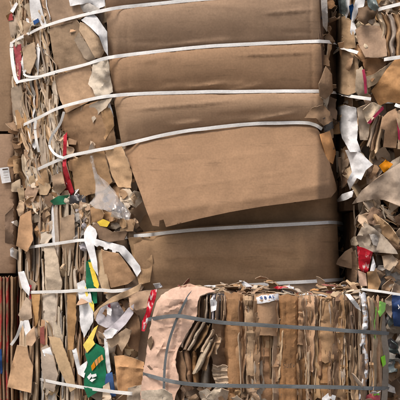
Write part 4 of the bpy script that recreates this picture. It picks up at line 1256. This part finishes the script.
def loose_folds(n, zone, Yf, par, mix, seed, wds, lens, lifts, slant):
    for i in range(n):
        while True:
            x = rng.uniform(min(p[0] for p in zone), max(p[0] for p in zone)); y = rng.uniform(min(p[1] for p in zone), max(p[1] for p in zone))
            if inside(zone, x, y):
                break
        a = math.radians(rng.gauss(slant[0], slant[1]))
        ln = rng.uniform(*lens); wd = rng.uniform(*wds)
        dx, dy = math.sin(a) * ln, math.cos(a) * ln
        mk = pick(mix, rng)
        pth = [(x - dx / 2, y - dy / 2), (x - dx / 6 + rng.uniform(-1.5, 1.5), y - dy / 6), (x + dx / 6 + rng.uniform(-1.5, 1.5), y + dy / 6), (x + dx / 2, y + dy / 2)]
        # bands are laid across their run; slanting ones simply shear
        ribbon(NAME_OF.get(mk, 'cardboard_fold').replace('scrap', 'fold'), pth, [wd * rng.uniform(.4, 1), wd, wd * rng.uniform(.8, 1.2), wd * rng.uniform(.4, 1)], Yf, par, mk,
               lift=rng.uniform(*lifts), depth=rng.uniform(.03, .08), kind=rng.choice('ULLF'), seed=seed + i, wob=rng.uniform(.8, 2.0), na=10)


loose_folds(44, [(336, -15), (430, -15), (430, 185), (342, 185)], Yrup, ru, MIX_BROWN, 3000, (3, 9), (14, 40), (-.03, .05), (0, 24))
sheet("cardboard_board", [(330, 14), (340, 13), (351, 20), (356, 48), (345, 49), (332, 46), (331, 30)], Yrup, ru, 'kraft', lift=.06, step=3, wave=.012, crumple=.012, jag=.3, seed=171)
sheet("cardboard_board", [(355, 30), (362, 25), (380, 26), (386, 40), (387, 56), (378, 58), (366, 57), (359, 46)], Yrup, ru, 'kraft', lift=.09, step=3, crumple=.022, jag=.3, seed=172)
for i, (x, w_, mk) in enumerate([(381, 7, 'kraft_lt'), (386, 6, 'kraft'), (391, 7, 'greybeige'), (397, 7, 'kraft'), (404, 8, 'kraft_lt'), (412, 9, 'kraft')]):
    ribbon("cardboard_fold", [(x - 2, 14), (x + 3, 28), (x + 1, 42), (x + 2, 58)], [w_, w_ * 1.1, w_, w_ * .8], Yrup, ru, mk, lift=.10, depth=.06, kind='U', seed=700 + i, na=16, wob=1.2)
sheet("cardboard_board", [(332, 50), (345, 51), (358, 55), (358, 70), (356, 92), (348, 95), (336, 92), (333, 72)], Yrup, ru, 'kraft', lift=.06, step=3, wave=.012, jag=.3, seed=173, extra=lambda x, y: score(y, 62, .006, 1.5))
strip_o = sheet("cardboard_scrap", [(356, 70), (362, 66), (367, 78), (368, 94), (360, 97), (355, 92)], Yrup, ru, 'greybeige', lift=.075, step=2.6, crumple=.02, jag=.3, seed=174)
sheet("printed_stripe", [(362, 70), (364.4, 69), (366.6, 80), (367, 93), (364.6, 94), (363.8, 82)], Yrup, strip_o, 'crimson', lift=.10, step=2.2, thick=.0012, seed=175)
sheet("cardboard_scrap", [(362, 60), (372, 57), (388, 60), (382, 70), (372, 82), (366, 76)], Yrup, ru, 'rust', lift=.06, step=2.6, crumple=.024, jag=.3, seed=176)
sheet("cardboard_board", [(371, 91), (378, 82), (386, 70), (396, 58), (420, 62), (424, 100), (404, 104), (388, 102), (379, 106)], Yrup, ru, 'tan', lift=.13, step=3, wave=.012, seed=177, label="large tan sheet jutting out between straps", folds=[(384, 106, 404, 56, .0014)])
sheet("cardboard_scrap", [(364, 78), (374, 74), (392, 62), (398, 57), (394, 64), (376, 84), (368, 88)], Yrup, ru, 'kraft_lt', lift=.11, step=2.6, crumple=.016, jag=.3, seed=178)
sheet("paper_sheet", [(337, 107), (345, 105), (356, 108), (358, 124), (357, 140), (361, 152), (350, 152), (342, 138), (338, 122)], Yrup, ru, 'white', lift=.07, step=2.6, thick=.0015, wave=.012, crumple=.012, jag=.2, seed=179, label="torn white paper hanging in the gap")
sheet("paper_sheet", [(345, 150), (352, 150), (361, 153), (373, 164.5), (366, 170), (361, 180), (357, 178), (350, 190), (347, 181), (352, 172), (349, 160)], Yrup, ru, 'white', lift=.085, step=2.4, thick=.0015, crumple=.014, seed=180)
sheet("paper_sheet", [(336, 201), (342, 194), (354, 190), (352, 197), (346, 200), (338, 202)], Yrup, ru, 'white', lift=.11, step=2.4, thick=.0015, crumple=.014, seed=181)
sheet("cardboard_scrap", [(357, 108), (368, 104), (370, 122), (368, 140), (360, 140)], Yrup, ru, 'greybeige', lift=.075, step=2.6, crumple=.02, jag=.3, seed=182)
sheet("cardboard_scrap", [(363, 110), (372, 102), (382, 106), (376, 116), (368, 124), (365, 118)], Yrup, ru, 'beige', lift=.10, step=2.6, crumple=.012, seed=183)
sheet("printed_stripe", [(367, 123), (376, 113), (383, 106), (384, 109), (376, 117), (370, 124)], Yrup, ru, 'crimson', lift=.118, step=2.4, thick=.0015, crumple=.008, seed=184)
for i, (x0, y0, x1, y1, mk) in enumerate([(380, 116, 372, 150, 'kraft_dk'), (384, 118, 376, 152, 'kraft_lt'), (378, 114, 369, 146, 'greybeige')]):
    ribbon("cardboard_fold", [(x0, y0), ((x0 + x1) / 2 - 1, (y0 + y1) / 2), (x1, y1)], [4, 5, 5], Yrup, ru, mk, lift=.085, depth=.05, kind='U', seed=720 + i, na=10)
sheet("cardboard_board", [(382, 118), (388, 112), (396, 108), (400, 124), (396, 148), (383, 147), (385, 130), (380, 128)], Yrup, ru, 'tan', lift=.12, step=2.8, crumple=.014, seed=185)
sheet("cardboard_board", [(395, 112), (404, 108), (425, 112), (425, 150), (398, 149), (399, 128)], Yrup, ru, 'tan', lift=.13, step=3, crumple=.014, seed=186)
sheet("printed_stripe", [(397, 122), (399, 121), (400, 140), (398.4, 140)], Yrup, ru, 'crimson', lift=.142, step=2.4, thick=.0012, seed=187)
# films and papers along its top
sheet("film_scrap", [(337, -8), (344, -8), (347, 10), (344, 18), (340, 14)], Yrup, ru, 'teal', lift=.09, step=2.4, thick=.0015, crumple=.02, seed=188)
sheet("paper_scrap", [(344, -8), (350, -8), (349, 12), (346, 19), (344, 10)], Yrup, ru, 'white', lift=.10, step=2.4, thick=.0015, crumple=.014, seed=189)
sheet("paper_sheet", [(357, -6), (366, -6), (364, 6), (358, 12), (354, 22), (357, 30), (353, 37), (350, 32), (352, 14)], Yrup, ru, 'white', lift=.11, step=2.4, thick=.0015, crumple=.016, seed=190)
sheet("cardboard_scrap", [(358, 8), (368, 6), (378, 10), (374, 20), (365, 25), (358, 20)], Yrup, ru, 'kraft_dk', lift=.10, step=2.6, crumple=.028, seed=191)
sheet("film_scrap", [(366, -6), (374, -6), (379, 8), (374, 12), (368, 6)], Yrup, ru, 'teal', lift=.11, step=2.4, thick=.0015, crumple=.02, seed=192)
sheet("film_scrap", [(349, 6), (353, 4), (355, 18), (351, 20)], Yrup, ru, 'blue', lift=.085, step=2.4, thick=.0015, crumple=.01, seed=193)
strap(ru, [(378, 9.5, .11), (386, 7.4, .125), (400, 4, .125), (430, -3, .115)], Yrup, seed=31, width=.018)
strap(ru, [(331, 46, .05), (338, 47.5, .075), (348, 50, .085), (358, 53, .095)], Yrup, seed=32, width=.018)
strap(ru, [(384, 59.5, .12), (390, 58.4, .14), (404, 56.4, .15), (430, 53, .13)], Yrup, seed=33, width=.019)
strap(ru, [(334, 94, .06), (345, 95.4, .085), (358, 97.4, .10), (371, 99, .11)], Yrup, seed=34, width=.017)
strap(ru, [(395, 104.5, .14), (402, 106.6, .155), (430, 110, .14)], Yrup, seed=35, width=.018)

rl = root("cardboard_bale", Vector((1.25, .6, 0)), "lower bale across the gap, heaped crumpled scraps with one red and white piece", "cardboard bale")
core("packed_core", rl, Yrlo, 342, 470, .0, RSEAM - .002, 1.25, inset=.10)
scatter([(348, 185), (440, 175), (440, 420), (345, 420)], 80, Yrlo, rl, MIX_DARK + [('greybeige', 3), ('kraft', 3)], ['flat', 'fold', 'curl'], (.16, .28), (-.08, -.02), ang=(-70, 70), tilt=24, seed=43, sep=.36)
pressed(80, [(352, 200), (430, 185), (430, 298), (352, 296)], Yrlo, rl, [('kraft', 4), ('greybeige', 5), ('kraft_dk', 3), ('kraft_lt', 2), ('beige', 1), ('rust', 2), ('lilac', .7), ('grey', .7)], (9, 24), (.4, .9), (40, 45), (.0, .08), 44)
pressed(46, [(384, 298), (430, 298), (430, 412), (388, 412)], Yrlo, rl, [('black', 4), ('grey', 2), ('kraft_dk', 4), ('teal', 2), ('greybeige', 1.5)], (10, 24), (.4, .9), (40, 45), (-.03, .05), 45)
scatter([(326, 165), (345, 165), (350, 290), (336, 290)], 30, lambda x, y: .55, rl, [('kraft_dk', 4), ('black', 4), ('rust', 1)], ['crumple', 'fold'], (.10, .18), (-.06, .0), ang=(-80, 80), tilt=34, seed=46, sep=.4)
loose_folds(34, [(354, 195), (430, 185), (430, 295), (350, 292)], Yrlo, rl, MIX_BROWN + [('grey', 1), ('kraft_dk', 3)], 3200, (3, 8), (10, 28), (-.02, .06), (35, 40))
big_o = sheet("cardboard_board", [(352, 204), (362, 190), (372, 182), (386, 172), (404, 160), (424, 164), (424, 212), (400, 206), (384, 200), (374, 199)], Yrlo, rl, 'greybeige', lift=.12, step=3, crumple=.02, seed=201, relief=(.010, .022, 3), label="large grey-beige sheet with a small red mark")
sheet("printed_mark", [(388.6, 183), (390.6, 184.4), (394, 190), (392.6, 191), (389.6, 187)], Yrlo, big_o, 'red', lift=.142, step=2, thick=.0012, seed=202)
sheet("cardboard_scrap", [(379, 166), (386, 160), (393, 164), (388, 170), (384, 173)], Yrlo, rl, 'orange', lift=.10, step=2.4, crumple=.014, seed=203)
sheet("cardboard_scrap", [(356, 238), (364, 222), (374, 228), (384, 236), (396, 250), (398, 254), (372, 252), (360, 248)], Yrlo, rl, 'greybeige', lift=.11, step=2.6, crumple=.028, seed=204, relief=(.026, .026, 3))
sheet("cardboard_scrap", [(364, 215), (376, 214), (390, 226), (400, 240), (398, 246), (384, 236)], Yrlo, rl, 'kraft', lift=.12, step=2.6, crumple=.024, seed=205, relief=(.024, .026, 3))
sheet("printed_scrap", [(357, 246), (364, 248), (373, 252), (370, 262), (368, 272), (363, 274), (359, 268)], Yrlo, rl, 'redwhite', lift=.11, step=2.3, thick=.0015, crumple=.02, seed=206, label="crumpled red and white printed piece")
sheet("printed_scrap", [(373, 256), (376, 266), (374, 271), (370, 271)], Yrlo, rl, 'white', lift=.115, step=2.3, thick=.0015, crumple=.008, seed=207)
sheet("printed_scrap", [(358, 270), (366, 274), (367, 286), (359, 286)], Yrlo, rl, 'pink', lift=.09, step=2.4, thick=.0015, crumple=.02, seed=208)
sheet("cardboard_scrap", [(367, 272), (376, 270), (381, 282), (378, 290), (368, 289)], Yrlo, rl, 'tan', lift=.085, step=2.6, crumple=.022, seed=209)
sheet("cardboard_scrap", [(346, 256), (355, 250), (358, 266), (356, 282), (347, 282)], Yrlo, rl, 'rust', lift=.05, step=2.6, crumple=.022, seed=210)
sheet("cardboard_scrap", [(382, 256), (392, 254), (398, 262), (392, 272), (384, 268)], Yrlo, rl, 'kraft_lt', lift=.10, step=2.6, crumple=.026, seed=211)
# blue printed packet and dark film in the low corner
pack_o = sheet("printed_packet", [(392, 296), (404, 293), (424, 296), (424, 330), (394, 326), (392, 312)], Yrlo, rl, 'blue', lift=.13, step=2.8, thick=.004, wave=.012, seed=212, label="dark blue printed packet with a small white mark")
poly_letter(pack_o, [(398, 304.6, 399.4, 307.4), (399.4, 307.4, 398.4, 309)], Yrlo, 'white', .15, .9, nm="printed_mark")
sheet("film_scrap", [(385, 300), (392, 294), (394, 306), (391, 318), (386, 312)], Yrlo, rl, 'greybeige', lift=.10, step=2.4, crumple=.02, seed=213)
strap(rl, [(326, 284.5, .09), (345, 286.5, .10), (364, 289.4, .11), (384, 292, .13), (400, 294.6, .14), (430, 298, .13)], Yrlo, seed=36, width=.013)

# ================================================================== left-hand bales


def left_bale(label, z0, z1, mk, seed):
    r_ = root("cardboard_bale", Vector((-1.7, 1.4, z0)), label, "cardboard bale")
    core("packed_core", r_, lambda x, y: Ylf(x, y), -90, 13, z0 + .003, z1 - .002, 1.9, inset=.03, npx=16, seed=seed)
    return r_


k_ = S * (D + .93) / D
za = EYE + (HY - 275) * k_
zb = EYE + (HY - 133) * k_
la = left_bale("plain brown board-faced bale high beside the red strip and strap loop", zb, zb + 1.05, 'panel', 61)
lb = left_bale("brown board-faced bale with a small white label, between two others", za, zb, 'panel', 62)
lc = left_bale("bale of upright board layers with red printed edges", 0, za, 'redboard', 63)


def puff(y0, y1, sd):
    return lambda x, y: .02 + .035 * math.sin(math.pi * max(0, min(1, (y - y0) / (y1 - y0)))) ** .6 + .010 * nz(x * .05, y * .03, sd) + score(x, 6 + .01 * y, .006, 1.5)


sheet("cardboard_panel", [(-88, -30), (9, -30), (13, 40), (15, 90), (16, 131), (-88, 132)], Ylf, la, 'panel', lift=puff(-30, 132, 1), step=4.5, relief=(0, 0, 0), seed=221)
sheet("cardboard_panel", [(-88, 134), (16.5, 134), (17, 165), (20, 200), (18, 240), (16, 273), (-88, 274)], Ylf, lb, 'panel', lift=puff(134, 274, 2), step=4.5, seed=222)
label_o = sheet("label", [(-1, 168), (8.5, 167), (11, 182), (2, 183.5)], Ylf, lb, 'white', lift=.075, step=3, thick=.0012, seed=223, relief=(0, 0, 0), label="small white shipping label")
poly_letter(label_o, [(2.4, 169.6, 8, 169)], Ylf, 'ink', .083, 1.4, nm="printed_mark")
poly_letter(label_o, [(3, 173, 8.4, 172.4), (3.4, 175.4, 8, 175), (3.6, 178, 9, 177.4)], Ylf, 'grey', .083, .45, nm="printed_line")
sheet("cardboard_board", [(10, 168), (17, 166), (20, 182), (18, 190), (12, 184)], Ylf, lb, 'kraft_dk', lift=.085, step=3, crumple=.02, seed=224)
sheet("cardboard_board", [(5, 215), (13, 207), (20, 220), (19, 258), (9, 262), (5, 245)], Ylf, lb, 'kraft_dk', lift=.085, step=3, crumple=.014, seed=225)
sheet("paper_scrap", [(10, 249), (13, 247.5), (22, 252), (20, 261), (10.5, 256)], Ylf, lb, 'white', lift=.14, step=2.6, thick=.0015, crumple=.008, seed=226)
sheet("paper_scrap", [(11, 222), (17, 220), (22, 229), (18, 227)], Ylf, lb, 'white', lift=.14, step=2.6, thick=.0015, crumple=.006, seed=227)
for i, (x, mk) in enumerate([(-10, 'kraft'), (-4, 'kraft_dk'), (1, 'redprint'), (4, 'kraft_dk'), (7.5, 'redprint'), (12, 'kraft'), (16, 'kraft_dk'), (19, 'redprint'), (-17, 'redprint'), (-24, 'kraft'), (-32, 'kraft_dk'), (-42, 'kraft'), (-54, 'redprint'), (-66, 'kraft')]):
    wv_ = 5 if x > -12 else 12
    ribbon("cardboard_layer", [(x, 277), (x + rng.uniform(-.6, .6), 320), (x + rng.uniform(-.8, .8), 365), (x + .5, 425)], [wv_, wv_, wv_, wv_], Ylf, lc, mk, lift=.06, depth=.07, kind='U', seed=760 + i, na=16, wob=.5)
sheet("printed_scrap", [(-8, 350), (1.5, 349), (2.5, 374), (-8, 376)], Ylf, lc, 'blue', lift=.085, step=4, thick=.002, wave=.006, seed=228)
# scraps jammed in the slot between the stacks
scatter([(14, 125), (24, 125), (28, 180), (22, 200), (16, 180)], 16, lambda x, y: .86, lb, MIX_DARK, ['strip', 'fold', 'crumple'], (.10, .18), (-.02, .04), ang=(-12, 12), tilt=26, seed=47, sep=.35)
